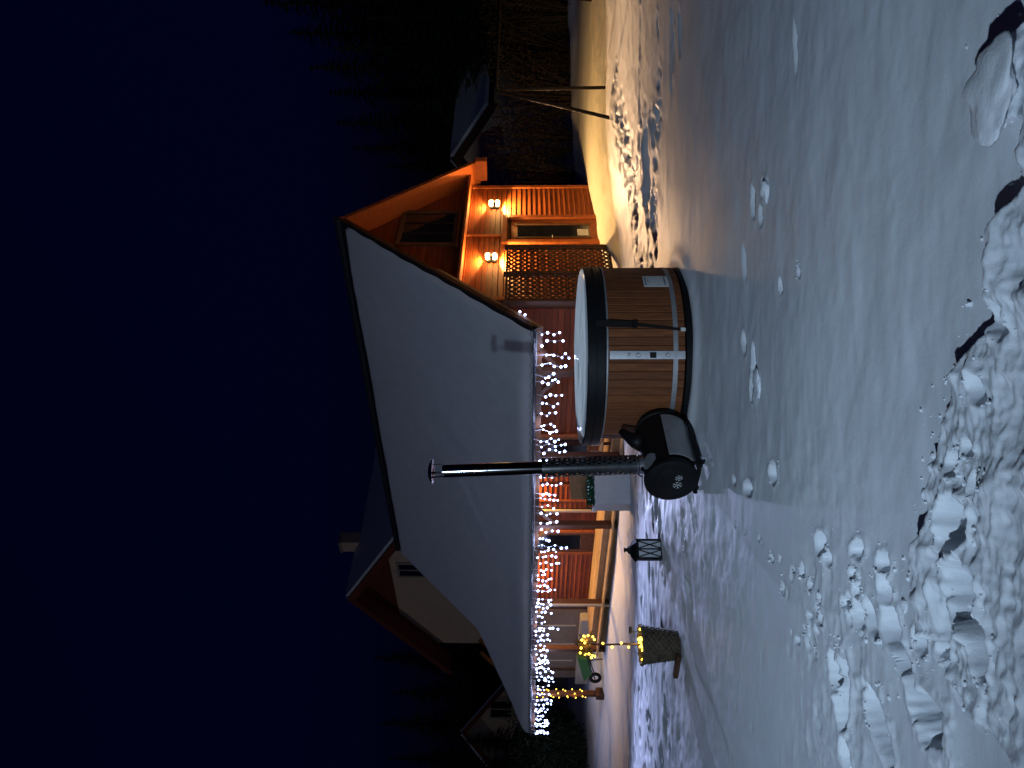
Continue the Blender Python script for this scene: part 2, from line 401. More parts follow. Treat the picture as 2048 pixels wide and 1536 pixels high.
tag(g.build('outer_ground', M['hill']), kind='structure')

# ------------------------------------------------------------------ the house
house = empty('timber_house', (*HO, 0), HA, 'orange-brown timber house with steep snow-covered roof, lit gable and long porch', 'house')
RS, RZ, EZ = 4.14, 5.96, 1.50         # ridge position and height, height of the left eave (roof top surface)
SL = (RZ-EZ)/RS
SR, RZR = 7.10, 2.93                  # right eave
WL, WR, WT, WF = 1.72, 6.80, .60, 12.6
def zroof(s): return EZ+SL*s if s <= RS else RZ-(RZ-RZR)/(SR-RS)*(s-RS)
TH = .14
# roof: left slope with the lean-to tail, right slope
g = Geo()
def slab(poly):
    g.prism([(s, t, zroof(s)-TH) for s, t in poly], (0, 0, TH))
slab([(0,0),(0,13.4),(1.37,13.4),(RS,12.75),(RS,0)])
slab([(RS,0),(RS,12.75),(SR,12.75),(SR,0)])
roof = g.build('roof', M['roof'], house)
g = Geo(); g.prism([(0,13.4,EZ-TH),(0,17.6,EZ-TH),(1.37,13.4,zroof(1.37)-TH)], (0,0,TH))
g.build('lean_to_roof', M['roof'], roof)
# soffit boards beneath the gable overhang, barge boards
g = Geo(); g.prism([(0.0,.03,zroof(0)-TH-.03),(0,WT,zroof(0)-TH-.03),(RS,WT,RZ-TH-.03),(RS,.03,RZ-TH-.03)], (0,0,.026)); g.build('soffit', M['soffit'], roof)
g = Geo(); g.prism([(SR,.03,zroof(SR)-TH-.03),(SR,WT,zroof(SR)-TH-.03),(RS,WT,RZ-TH-.03),(RS,.03,RZ-TH-.03)], (0,0,.026)); g.build('soffit', M['soffit'], roof)
g = Geo(); g.prism([(SR,-.03,zroof(SR)-TH-.05),(SR,-.03,zroof(SR)-.02),(RS,-.03,RZ-.02),(RS,-.03,RZ-TH-.05)], (0,.05,0)); g.build('barge_board', M['trim'], roof)
g = Geo(); g.prism([(0,-.03,EZ-TH-.02),(0,-.03,EZ-.02),(RS,-.03,RZ-.02),(RS,-.03,RZ-TH-.02)], (0,.05,0)); g.build('barge_board', M['darkwood'], roof)
g = Geo(); g.prism([(0,-.026,EZ-TH-.11),(0,-.026,EZ-TH-.025),(2.0,-.026,zroof(2.0)-TH-.025),(2.0,-.026,zroof(2.0)-TH-.11)], (0,.04,0)); g.build('verge_strip', M['verge'], roof)
g = Geo(); g.cbox(SR-.12, SR+.12, -.06, .5, RZR-.33, RZR-.02, .02); g.build('eave_box', M['trim'], roof)
g = Geo(); g.tube([(RS,-.02,RZ+.02),(RS,12.8,RZ+.02)], .09, 8); g.build('ridge_cap', M['roof'], roof)
# rafters under the porch
for k in range(18):
    t = .9+k*.85
    g = Geo(); g.bar((.05,t,zroof(.05)-TH-.09),(WL,t,zroof(WL)-TH-.09), .07, .13); g.build('rafter', M['darkwood'], roof)
# gutter, with the light cable lying on it
g = Geo()
prof = [(math.cos(a)*.065, math.sin(a)*.065) for a in [math.pi+math.pi*i/8 for i in range(9)]]
for t0, t1 in ((-.05, 17.55),):
    n = len(g.v)
    for t in (t0, t1):
        for x, z in prof: g.v.append((-.07+x, t, EZ-.055+z))
        for x, z in prof[::-1]: g.v.append((-.07+x*.88, t, EZ-.055+z*.88))
    for i in range(17): g.f.append((n+i, n+i+1, n+18+i+1, n+18+i))
    g.f.append(tuple(n+i for i in range(18))); g.f.append(tuple(n+18+i for i in range(17,-1,-1)))
g.build('gutter', M['gutter'], roof)
g = Geo(); g.box(-.012, .03, 0, 17.5, EZ-TH-.10, EZ-TH+.04); g.build('fascia', M['darkwood'], roof)

# roof snow: one thick soft sheet per slope
def tmax(s): return 17.5-(17.5-13.35)*(s/1.37) if s < 1.37 else 13.35-(13.35-12.7)*((s-1.37)/(RS-1.37))
def roof_snow():
    ns, ntt = 90, 200
    s0, s1 = -.10, RS-.22
    V = np.zeros((ns, ntt, 3))
    for i in range(ns):
        a = i/(ns-1); s = s0+(s1-s0)*(a**1.0)
        tm = tmax(max(s, 0))-.05; t0 = .06+.004*math.sin(s*3.1)+.004*math.sin(s*13)
        tt = t0+(tm-t0)*(np.linspace(0, 1, ntt)); V[i,:,0] = s; V[i,:,1] = tt
    s, t = V[:,:,0], V[:,:,1]
    tmv = np.array([tmax(max(x, 0)) for x in s[:,0]])[:,None]
    d = np.minimum.reduce([(s-s0)*1.2, (s1-s)*1.2+.0*s, t-.05, tmv-t])
    hh = .17*np.sqrt(np.clip(d/.16, 0, 1)*(2-np.clip(d/.16, 0, 1)))
    hh = hh + .045*fbm(s*.7, t*.45, 4, 3) + .035*np.exp(-((s-.05)/.22)**2)*(.6+.8*fbm(s*0+1.5, t*1.6, 3, 13)) + .006*fbm(s*5, t*5, 3, 8)
    # slabs where a layer has slid: a slanting step either side of the flue
    for (ta, tb, sa, sb, dd) in ((2.2,4.8,1.1,2.2,.028),(4.7,8.0,.75,1.9,.034)):
        lin = sa+(sb-sa)*(tb-t)/(tb-ta)
        m = (sstep(ta, ta+.15, t))*(1-sstep(tb-.05, tb, t))
        hh = hh + dd*.55*m*sstep(lin-.05, lin+.12, s)*(1-sstep(lin+.5, lin+.9, s))
    hh = hh - .06*np.exp(-((t-1.05)/.05)**2)*np.exp(-((s-.35)/.5)**2)*0
    V[:,:,2] = EZ+SL*np.clip(s, -.02, 9)+hh-.01 - np.clip(-s-.02, 0, 1)*1.2
    idx = np.arange(ns*ntt).reshape(ns, ntt)
    F = np.stack([idx[:-1,:-1], idx[1:,:-1], idx[1:,1:], idx[:-1,1:]], -1).reshape(-1,4)
    me = bpy.data.meshes.new('roof_snow'); me.from_pydata(V.reshape(-1,3).tolist(), [], F.tolist()); me.update()
    # skirt
    o = link('roof_snow', me, M['roof_snow'], roof, True)
    n = len(o.data.polygons)
    if o.data.polygons[n//2].normal.z < 0: o.data.flip_normals()
roof_snow()
g = Geo()
nn = 24
for i in range(nn+1):
    s = RS+.25+(SR-RS-.2)*i/nn
    for k in range(40):
        t = .15+12.4*k/39; e = min(i, nn-i, k*3, (39-k)*3)/3
        g.v.append((s, t, zroof(s)+.13*math.sqrt(min(1, e))+.004))
for i in range(nn):
    for k in range(39): g.f.append((i*40+k, (i+1)*40+k, (i+1)*40+k+1, i*40+k+1))
g.build('roof_snow', M['roof_snow'], roof, True)

# walls: backing panels and, on them, every board of the siding
BZ = -1.2
def boards_gable(z0, z1, pitch, spans, parent, m, y):
    """clapboards lying in the gable plane (local y = y, facing -y)"""
    z = z0; cache = {}
    while z < z1-.02:
        h = min(pitch, z1-z)
        for a, b in spans(z, z+h):
            if b-a < .05: continue
            g = Geo(); g.v = [(a,y,z+.006),(b,y,z+.006),(b,y,z+h-.006),(a,y,z+h-.006),(a,y-.030,z+.010),(b,y-.030,z+.010),(b,y-.010,z+h-.008),(a,y-.010,z+h-.008)]
            g.f = [(4,5,6,7),(0,1,5,4),(1,2,6,5),(2,3,7,6),(3,0,4,7)]
            g.build('board', m, parent)
        z += pitch
DOOR = (3.95, 5.22, 2.03)
gable_wall = Geo().prism([(WL,WT,BZ),(WR,WT,BZ),(WR,WT,zroof(WR)-TH-.04),(RS,WT,RZ-TH-.04),(WL,WT,zroof(WL)-TH-.04)], (0,.16,0)).build('gable_wall', M['darkwood'], house)
def sp_low(z0, z1):
    if z0 < DOOR[2]: return [(WL+.06, DOOR[0]-.02), (DOOR[1]+.02, WR-.06)]
    return [(WL+.06, 3.30-.0), (3.40, WR-.06)] if False else [(WL+.06, WR-.06)]
boards_gable(-.55, 3.0, .125, sp_low, gable_wall, M['siding'], WT-.003)
def sp_up(z0, z1):
    zt = z1+TH+.06
    a = max(WL+.02, (zt-EZ)/SL); b = min(WR-.02, RS+(RZ-zt)*(SR-RS)/(RZ-RZR))
    return [(a, b)]
boards_gable(3.12, 5.75, .13, sp_up, gable_wall, M['siding_up'], WT-.05)
g = Geo().prism([(WL+.02,WT,3.1),(WR-.02,WT,3.1),(RS+.05,WT,5.7),(RS-.05,WT,5.7)], (0,-.052,0)); g.build('gable_panel', M['siding_up'], gable_wall)
g = Geo().cbox(WL-.1, WR+.02, WT-.36, WT-.004, 3.0, 3.07, .012); g.build('belt_trim', M['trim'], gable_wall)
for s in (WL+.03, WR-.03): Geo().cbox(s-.07, s+.07, WT-.05, WT-.002, BZ, 3.0, .01).build('corner_trim', M['trim'], gable_wall)
Geo().cbox(4.32, 4.40, WT-.055, WT-.002, DOOR[2]+.14, 3.0, .01).build('wall_batten', M['trim'], gable_wall)
# back and far walls
Geo().box(WR-.16, WR, WT+.16, WF, BZ, 2.9).build('back_wall', M['darkwood'], house)
Geo().prism([(WL,WF,BZ),(WR,WF,BZ),(WR,WF,zroof(WR)-TH-.04),(RS,WF,RZ-TH-.04),(WL,WF,zroof(WL)-TH-.04)], (0,-.16,0)).build('end_wall', M['darkwood'], house)
long_wall = Geo().box(WL, WL+.16, WT+.16, WF-.16, BZ, zroof(WL)-TH-.06).build('porch_wall', M['darkwood'], house)
LW_OPEN = ((4.72,5.75),(8.62,9.5))       # door and window openings along the porch wall
def boards_long(z0, z1, pitch, segs, parent, m, x):
    z = z0
    while z < z1-.02:
        for a, b in segs:
            g = Geo(); g.v = [(x,a,z+.006),(x,b,z+.006),(x,b,z+pitch-.006),(x,a,z+pitch-.006),(x-.030,a,z+.010),(x-.030,b,z+.010),(x-.010,b,z+pitch-.008),(x-.010,a,z+pitch-.008)]
            g.f = [(4,5,6,7),(0,1,5,4),(1,2,6,5),(2,3,7,6),(3,0,4,7)]
            g.build('board', m, parent)
        z += pitch
boards_long(-.75, 2.6, .135, ((WT+.2,4.62),(5.85,7.55),(7.68,8.5),(9.62,12.4)), long_wall, M['siding_porch'], WL-.003)
# porch doors and trims
for a, b, top in ((4.72,5.75,1.7),(8.62,9.5,1.75)):
    d = Geo().box(WL-.03, WL-.004, a, b, -.62, top).build('porch_door', M['glass'], house)
    for t in (a-.06, b+.06): Geo().cbox(WL-.075, WL-.002, t-.055, t+.055, -.7, top+.1, .01).build('jamb', M['trim'], d)
    Geo().cbox(WL-.072, WL-.002, a-.004, b+.004, top+.004, top+.1, .01).build('lintel', M['trim'], d)
    Geo().cbox(WL-.055, WL-.031, a+.002, a+.10, -.6, top-.01, .008).build('stile', M['darkwood'], d)
    Geo().cbox(WL-.055, WL-.031, b-.10, b-.002, -.6, top-.01, .008).build('stile', M['darkwood'], d)
    Geo().cbox(WL-.052, WL-.031, a+.104, b-.104, -.6, .02, .008).build('kick_panel', M['darkwood'], d)
Geo().cbox(WL-.09, WL-.03, 7.57, 7.66, -.6, 2.2, .012).build('downpipe', M['cream'], house)
for t in (5.98, 6.55, 7.2): Geo().cbox(WL-.06, WL-.026, t-.04, t+.04, -.7, 2.4, .01).build('wall_batten', M['trim'], house)
# low extension at the far end, plastered
ext = Geo().box(WL-.02, WL+2.6, WF+.02, 17.0, BZ, 2.35).build('plastered_extension', M['plaster'], house)
for t in (13.55, 14.7, 15.8): Geo().box(WL-.035, WL-.021, t-.03, t+.03, -.05, 2.3).build('joint_strip', M['cream'], ext)
Geo().cbox(WL-.32, WL-.024, WF+.15, 16.9, -.62, -.16, .02).build('plinth_step', M['cream'], ext)
Geo().cbox(WL-.07, WL-.023, 16.3, 16.44, -.4, 2.2, .01).build('dark_jamb', M['darkwood'], ext)
# porch posts with braces
POSTS = (1.35, 3.9, 6.4, 9.92, 12.4, 15.26)
for k, t in enumerate(POSTS):
    zb = gz(*hw(.25, t))-.12
    p = Geo().cbox(.17, .33, t-.08, t+.08, zb, EZ-TH-.02, .012).build('porch_post', M['post'], house)
    for sgn in ((-1, 1) if k in (0, 2) else (1,)):
        Geo().bar((.25, t+sgn*.07, .86), (.25, t+sgn*.62, EZ-TH-.05), .09, .10, (1,0,0)).build('brace', M['post'], p)
    if k in (3,): Geo().cbox(.10,.165, t-.10, t-.03, zb+.05, 1.0, .01).build('pale_strip', M['cream'], p)
    if k in (5,): Geo().cbox(.10,.40, t-.15, t+.15, zb-.1, zb+.36, .02).build('post_foot', M['darkwood'], p)
Geo().cbox(.16, .34, .2, 17.2, EZ-TH-.016, EZ-TH+.11, .01).build('porch_beam', M['darkwood'], house)

# porch deck: planks and front skirting
for k in range(9):
    for a, b in ((.9,4.9),(4.906,8.8),(8.806,12.55)):
        s0 = .40+k*.146; Geo().cbox(s0, s0+.139, a+.3*(k%2)*(a > 1), b+.3*(k%2)*(b < 12), -.42, -.385+.004*((k*7)%3), .006).build('deck_plank', M['deck'], house)
for a, b in ((.9,4.9),(4.906,8.8),(8.806,12.55)):
    for z in (-.56, -.715, -.87): Geo().cbox(.395, .425, a, b, z, z+.135, .006).build('skirt_board', M['deck'], house)
for k in range(2):
    for a, b in ((.9,4.9),(4.906,8.8),(8.806,12.55)):
        s0 = .07+k*.163; Geo().cbox(s0, s0+.157, a, b, -.60, -.555+.003*k, .006).build('step_plank', M['deck'], house)
# gable door
gd = Geo().box(DOOR[0]+.13, DOOR[1]-.13, WT-.03, WT-.004, -.5, DOOR[2]-.10).build('gable_door', M['trim'], house)
for s in (DOOR[0]+.06, DOOR[1]-.06): Geo().cbox(s-.07, s+.07, WT-.09, WT-.003, -.6, DOOR[2], .015).build('jamb', M['trim'], gd)
Geo().cbox(DOOR[0]-.01, DOOR[1]+.01, WT-.095, WT-.003, DOOR[2]+.002, DOOR[2]+.13, .015).build('lintel', M['trim'], gd)
Geo().box(DOOR[0]+.30, DOOR[1]-.42, WT-.040, WT-.031, .05, DOOR[2]-.25).build('pane', M['glass'], gd)
for a, b in ((DOOR[0]+.24, DOOR[0]+.30), (DOOR[1]-.42, DOOR[1]-.36)): Geo().cbox(a, b, WT-.055, WT-.0305, .0, DOOR[2]-.2, .006).build('glazing_bead', M['darkwood'], gd)
Geo().cbox(DOOR[0]+.36, DOOR[1]-.62, WT-.048, WT-.0405, .08, .34, .003).build('notice', M['paper'], gd)
h_ = Geo(); h_.tube([(DOOR[0]+.2,WT-.031,.95),(DOOR[0]+.2,WT-.08,.95),(DOOR[0]+.31,WT-.08,.95)], .012, 6); h_.build('handle', M['steel'], gd)
# attic window
a0, a1, z0, z1 = 3.9, 5.3, 3.32, 4.55
wn = Geo().box(a0, a1, WT-.088, WT-.054, z0, z1).build('attic_window', M['glass'], house)
for b in ((a0-.10,a0,z0-.1,z1+.1),(a1,a1+.10,z0-.1,z1+.1),(a0+.002,a1-.002,z0-.1,z0),(a0+.002,a1-.002,z1,z1+.1)):
    Geo().cbox(b[0], b[1], WT-.13, WT-.053, b[2], b[3], .012).build('frame', M['darkwood'], wn)
for s in (a0+.47, a0+.93): Geo().cbox(s-.03, s+.03, WT-.105, WT-.0885, z0+.002, z1-.002, .005).build('mullion', M['pole'], wn)
Geo().cbox(a0-.14, a1+.14, WT-.18, WT-.053, z0-.16, z0-.104, .012).build('sill', M['trim'], wn)

# ------------------------------------------------------------------ wall lamps: up-and-down sconces, the gable pair with an added fill beam
def sconce(s, t, z, facing, label, power, col=(1.0,.55,.16), fill=0.0):
    x, y = hw(s, t)
    root = empty('wall_sconce', (x, y, z), HA+facing, label, 'wall lamp', 'wall lamps on the timber house')
    Geo().cbox(-.05, .05, -.03, 0, -.12, .12, .01).build('back_plate', M['black'], root)
    Geo().tube([(0,-.03,0),(0,-.09,0)], .018, 8).build('arm', M['black'], root)
    smooth_angle(Geo().lathe([(0,-.035),(.058,-.035),(.062,0),(.058,.035),(0,.035)], 20, (0,-.13,0)).build('housing', M['black'], root))
    for sg in (1, -1):
        sh = Geo().lathe([(0,sg*.036),(.07,sg*.036),(.078,sg*.08),(.066,sg*.125),(0,sg*.135)], 16, (0,-.13,0)).build('glass_shade', M['sconce_glow'], root, True)
        sh.visible_shadow = True
        ld = bpy.data.lights.new('sconce_beam', 'SPOT'); ld.energy = power*(1.0 if sg < 0 else .42); ld.color = col
        ld.spot_size = R(157 if sg < 0 else 150); ld.spot_blend = .16; ld.shadow_soft_size = .04
        lo = bpy.data.objects.new('sconce_beam', ld); S.collection.objects.link(lo); lo.parent = root
        lo.location = (0, -.13, sg*.17); lo.rotation_euler = (0 if sg < 0 else math.pi, 0, 0)
    ld = bpy.data.lights.new('sconce_glow_light', 'POINT'); ld.energy = power*.06; ld.color = (1.0,.60,.20); ld.shadow_soft_size = .05
    lo = bpy.data.objects.new('sconce_glow_light', ld); S.collection.objects.link(lo); lo.parent = root; lo.location = (0, -.26, 0)
    if fill:                                   # added flat beam brightening the yard beyond the sconce's own light
        ld = bpy.data.lights.new('yard_fill', 'SPOT'); ld.energy = fill; ld.color = (1.0,.61,.34)
        ld.spot_size = R(90); ld.spot_blend = .8; ld.shadow_soft_size = .14
        lo = bpy.data.objects.new('yard_fill', ld); S.collection.objects.link(lo); lo.parent = root
        lo.location = (0, -.24, 0)
        wd_ = Vector((.09*math.sin(R(67)), -math.sin(R(67)), -math.cos(R(67))))      # towards the yard, 70 degrees up from straight down
        loc_ = Matrix.Rotation(-(HA+facing), 3, 'Z') @ wd_
        lo.rotation_euler = loc_.to_track_quat('-Z', 'Y').to_euler(); lo.scale = (math.tan(R(47)), math.tan(R(12.5)), 1)
    return root
sconce(5.67, WT-.035, 2.37, 0, 'glowing twin wall lamp above and right of the gable door', GABLE_W, fill=FILL_W)
sconce(3.21, WT-.035, 2.37, 0, 'glowing twin wall lamp above the lattice screen', GABLE_W, fill=FILL_W)
sconce(WL-.035, 6.85, 1.98, -math.pi/2, 'porch wall lamp near the flue, hidden under the eave', PORCH_W)
sconce(WL-.035, 10.6, 1.98, -math.pi/2, 'porch wall lamp over the red boards, hidden under the eave', PORCH_W)

# ------------------------------------------------------------------ lattice screen at the porch corner
lx, ly = hw(0, -.2)
lat = empty('lattice_screen', (lx, ly, 0), HA, 'brown diagonal lattice screen of two panels standing beside the gable door', 'screen')
def lattice(s0, s1, z0, z1):
    fr = Geo().cbox(s0, s0+.05, -.025, .025, z0, z1, .006).build('panel_frame', M['darkwood'], lat)
    Geo().cbox(s1-.05, s1, -.025, .025, z0, z1, .006).build('panel_stile', M['darkwood'], lat)
    for za in (z0, z1-.05): Geo().cbox(s0+.051, s1-.051, -.024, .024, za, za+.05, .006).build('panel_rail', M['darkwood'], lat)
    a, b, c, d = s0+.05, s1-.05, z0+.05, z1-.05
    st = .105
    for sgn, y in ((1,-.008),(-1,.008)):
        k = -40
        while k < 40:
            pts = []
            c0 = k*st*math.sqrt(2)
            # line z = c + c0 + sgn*(s-a)
            for (s, z) in ((a, c+c0+(0 if sgn > 0 else (b-a))), (b, c+c0+((b-a) if sgn > 0 else 0))): pts.append([s, z])
            (s_a, z_a), (s_b, z_b) = pts
            # clip to [c,d]
            def cl(s, z, s2, z2):
                if z < c: s += (c-z)*(s2-s)/(z2-z); z = c
                elif z > d: s += (d-z)*(s2-s)/(z2-z); z = d
                return s, z
            k += 1
            if max(z_a, z_b) <= c+.02 or min(z_a, z_b) >= d-.02: continue
            p = cl(s_a, z_a, s_b, z_b); q = cl(s_b, z_b, s_a, z_a)
            if math.hypot(p[0]-q[0], p[1]-q[1]) < .06: continue
            Geo().bar((p[0], y, p[1]), (q[0], y, q[1]), .014, .042, (0,0,1)).build('slat', M['darkwood'], fr)
lattice(1.56, 2.54, -.22, 2.0)
lattice(.61, 1.53, -.22, 2.0)
for s in (.57, 1.545, 2.58): Geo().cbox(s-.035, s+.035, -.045, .06, -.6, 2.04, .01).build('screen_post', M['post'], lat)

# ------------------------------------------------------------------ icicle light string along the eave
ico = Geo()
def ico_mesh(name, r, m):
    import bmesh
    bm = bmesh.new(); bmesh.ops.create_icosphere(bm, subdivisions=1, radius=r)
    me = bpy.data.meshes.new(name); bm.to_mesh(me); bm.free(); me.materials.append(m); return me
BULB = ico_mesh('bulb', .026, M['led']); WBULB = ico_mesh('bulb', .014, M['warm']); WBULB_S = ico_mesh('bulb', .0145, M['warm'])
ice = empty('icicle_light_string', (*HO, 0), HA, 'white icicle string lights hanging along the whole porch eave', 'string lights')
rng = random.Random(3)
pts = [(-.10+.012*math.sin(t*9), t, EZ-.02+.02*math.sin(t*23)) for t in [i*.09 for i in range(194)]]
Geo().tube(pts, .011, 5).build('cable', M['cable'], ice)
t, nb = .02, 0
while t < 17.45 and nb < 296:
    far = t/17.4
    n = rng.choice((3,4,4,5,5))
    x = -.12+rng.uniform(-.03,.03); z = EZ-.16; path = [(-.10,t,EZ-.04),(x,t,z)]; bl = []
    for i in range(n):
        z -= rng.uniform(.05,.17); tt = t+rng.uniform(-.07,.07); path.append((x, tt, z)); bl.append((x-.012, tt, z))
    sd = Geo().tube(path, .005, 4).build('strand', M['cable'], ice)
    for b in bl:
        o = link('bulb', BULB, None, sd); o.location = b; o.scale = (rng.uniform(.65, 1.3)*(1+.35*far),)*3; nb += 1
    t += rng.uniform(.20,.34)
sd = Geo().tube([(.1,-.05,EZ-.02),(.42,-.07,EZ+.22)], .0035, 4).build('strand', M['cable'], ice)
for b in ((.30,-.08,EZ+.10),(.40,-.08,EZ+.20)):
    o = link('bulb', BULB, None, sd); o.location = b

# the string's soft glow by the eave, plus added cool beams brightening the yard
for t in (.6, 2.6, 4.6, 6.6, 8.6, 10.6, 12.6, 14.6, 16.6):
    ld = bpy.data.lights.new('led_glow', 'POINT'); ld.energy = LED_POINT_W; ld.color = LED_C; ld.shadow_soft_size = .03
    lo = bpy.data.objects.new('led_glow', ld); S.collection.objects.link(lo); lo.parent = ice; lo.location = (-.2, t, EZ-.38)
for t in (1.6, 4.6, 7.6, 10.6, 13.6, 16.2):
    ld = bpy.data.lights.new('cool_fill', 'SPOT'); ld.energy = COOL_FILL_W; ld.color = LED_C; ld.shadow_soft_size = .06; ld.spot_size = R(90); ld.spot_blend = .8
    lo = bpy.data.objects.new('cool_fill', ld); S.collection.objects.link(lo); lo.parent = ice; lo.location = (-.24, t, EZ-.30)
    lo.rotation_euler = Vector((-math.cos(R(12)), 0, -math.sin(R(12)))).to_track_quat('-Z', 'Y').to_euler(); lo.scale = (math.tan(R(58)), math.tan(R(10.5)), 1)
# warm lights wound round the leftmost post
x, y = hw(.25, POSTS[5])
wst = empty('post_light_string', (x, y, 0), HA, 'warm yellow string lights wound round the leftmost porch post', 'string lights')
hel = [(.115*math.cos(a), .115*math.sin(a), -.45+a*.042) for a in [i*.35 for i in range(116)]]
Geo().tube(hel, .006, 4).build('cable', M['bark'], wst)
for i in range(2, 116, 4):
    o = link('bulb', WBULB, None, wst); p = hel[i]; o.location = (p[0]*1.12, p[1]*1.12, p[2]+rng.uniform(-.03,.03)); o.scale = (1.6,1.6,1.6)

for z_ in (.0, .7):
    ld = bpy.data.lights.new('post_glow', 'POINT'); ld.energy = 2.5; ld.color = (1.0,.60,.14); ld.shadow_soft_size = .02
    lo = bpy.data.objects.new('post_glow', ld); S.collection.objects.link(lo); lo.parent = wst; lo.location = (-.19, -.1, z_)

# ------------------------------------------------------------------ hot tub
TX, TY = .325, 8.23
TR, TB, TT = .905, .06, .803
tub = empty('hot_tub', (TX, TY, 0), 0, 'round brown wooden hot tub with steel hoop standing on the snow', 'hot tub')
NST = 68
def stave_mesh():
    g = Geo(); w_ = 2*math.pi/NST
    a = w_*.5-.0022
    r1, r0 = TR, TR-.04
    prof = [(-a, r1-.004), (-a*.82, r1), (a*.82, r1), (a, r1-.004), (a, r0), (-a, r0)]
    n = len(prof)
    for z in (TB+.02, TT):
        for an, r in prof: g.v.append((r*math.sin(an), -r*math.cos(an), z))
    for i in range(n):
        j = (i+1) % n; g.f.append((i, j, n+j, n+i))
    g.f.append(tuple(range(n-1,-1,-1))); g.f.append(tuple(range(n,2*n)))
    return g
st0 = stave_mesh().build('stave', M['stave'], tub)
for k in range(1, NST):
    o = st0.copy(); S.collection.objects.link(o); o.parent = tub; o.rotation_euler = (0,0,2*math.pi*k/NST)
Geo().lathe([(TR-.045,TB+.02),(TR-.045,TT-.02)], 64).build('inner_shell', M['black'], tub)
smooth_angle(Geo().lathe([(TR+.001,.145),(TR+.005,.145),(TR+.005,.190),(TR+.001,.190)], 96).build('hoop', M['zinc'], tub))
smooth_angle(Geo().lathe([(TR-.2,-.06),(TR+.002,-.06),(TR+.004,.062),(TR-.03,.066)], 96).build('base_ring', M['black'], tub))
smooth_angle(Geo().lathe([(TR-.06,TT),(TR-.06,TT+.020),(TR+.012,TT+.020),(TR+.014,TT+.012),(TR+.012,TT+.003),(TR+.002,TT+.003)], 96).build('rim', M['zinc'], tub))
def on_tub(ang, r, z): return (r*math.sin(ang), -r*math.cos(ang), z)
def tub_patch(a0, a1, r, z0, z1, th, name, m, parent, n=6):
    g = Geo()
    for i in range(n+1):
        a = a0+(a1-a0)*i/n
        for rr, z in ((r, z0), (r+th, z0), (r+th, z1), (r, z1)): g.v.append(on_tub(a, rr, z))
    for i in range(n):
        for k in range(4): g.f.append((i*4+k, i*4+(k+1)%4, (i+1)*4+(k+1)%4, (i+1)*4+k))
    g.f.append((3,2,1,0)); g.f.append(tuple(n*4+k for k in range(4)))
    return g.build(name, m, parent)
aS = -.055
plate = tub_patch(aS-.042, aS+.042, TR+.007, .08, TT-.008, .006, 'strap_plate', M['steel'], tub)
for z in (.525, .245): 
    p = on_tub(aS, TR+.013, z); q = on_tub(aS, TR+.028, z); Geo().tube([p, q], [.022,.016], 12).build('bolt', M['steel'], plate)
tub_patch(aS-.030, aS+.030, TR+.0132, .355, .415, .004, 'buckle_slot', M['black'], plate)
tub_patch(aS-.010, aS+.026, TR+.0132, .60, .625, .004, 'clip', M['zinc'], plate)
aL = .86
lp = tub_patch(aL-.095, aL+.115, TR+.004, .185, .43, .004, 'rating_plate', M['paper'], tub)
for z in (.405, .215): tub_patch(aL-.075, aL+.095, TR+.0085, z, z+.008, .001, 'print_line', M['ink'], lp)
for z in (.392, .232):
    for k in range(3): tub_patch(aL-.02+k*.02, aL-.012+k*.02, TR+.0085, z-.018+k*.006, z-.004+k*.004, .001, 'print_mark', M['ink'], lp)

lid = empty('tub_lid', (TX-.03, TY, 0), 0, 'thick black insulated lid topped with frosty snow, covering the hot tub', 'lid')
LR = .945
smooth_angle(Geo().lathe([(0,TT+.024),(LR-.012,TT+.024),(LR,TT+.034),(LR,.996),(LR-.008,1.004),(0,1.008)], 96).build('cover', M['lid'], lid))
smooth_angle(Geo().lathe([(LR+.0005,.905),(LR+.006,.908),(LR+.006,.922),(LR+.0005,.925)], 96).build('seam', M['lid'], lid))
def lid_snow():
    n, m = 110, 26; V = [(0,0,1.028)]; F = []
    for i in range(1, m+1):
        r = (LR-.01)*(i/m)**.85
        for k in range(n):
            a = 2*math.pi*k/n
            e = min(1, (LR-.01-r)/.10); rr = r*(1+.006*math.sin(a*7)+.004*math.sin(a*19+1))
            z = 1.003+.014*math.sqrt(max(0, e*(2-e)))+.008*(1-(r/LR)**2)+.002*math.sin(a*3+r*5)+.005*float(fbm(np.array([r*math.cos(a)*5]), np.array([r*math.sin(a)*5]), 3, 4)[0])*e
            V.append((rr*math.cos(a), rr*math.sin(a), z))
    for k in range(n): F.append((0, 1+k, 1+(k+1)%n))
    for i in range(m-1):
        for k in range(n):
            F.append((1+i*n+k, 1+(i+1)*n+k, 1+(i+1)*n+(k+1)%n, 1+i*n+(k+1)%n))
    g = Geo(); g.v, g.f = V, F; return g.build('lid_snow', M['frost_and_grey'], lid, True)
lid_snow()
aB = .30
sg = Geo(); sg.bar(on_tub(aB, LR+.008, .93), on_tub(aB, LR+.006, TT), .065, .006, on_tub(aB,1,0)); 
sg.bar(on_tub(aB, LR+.006, TT), on_tub(aB-.005, TR+.03, .56), .065, .008, on_tub(aB,1,0))
sb = sg.build('lid_strap', M['strap'], lid)
Geo().bar(on_tub(aB-.006, TR+.03, .56), on_tub(aB-.055, TR+.014, .10), .026, .006, on_tub(aB,1,0)).build('strap_tail', M['strap'], sb)
Geo().bar(on_tub(aB-.055, TR+.02, .12), on_tub(aB-.057, TR+.02, .075), .034, .012, on_tub(aB,1,0)).build('buckle', M['paper'], sb)
Geo().bar(on_tub(aB-.004, TR+.036, .58), on_tub(aB-.006, TR+.036, .535), .072, .014, on_tub(aB,1,0)).build('buckle', M['black'], sb)

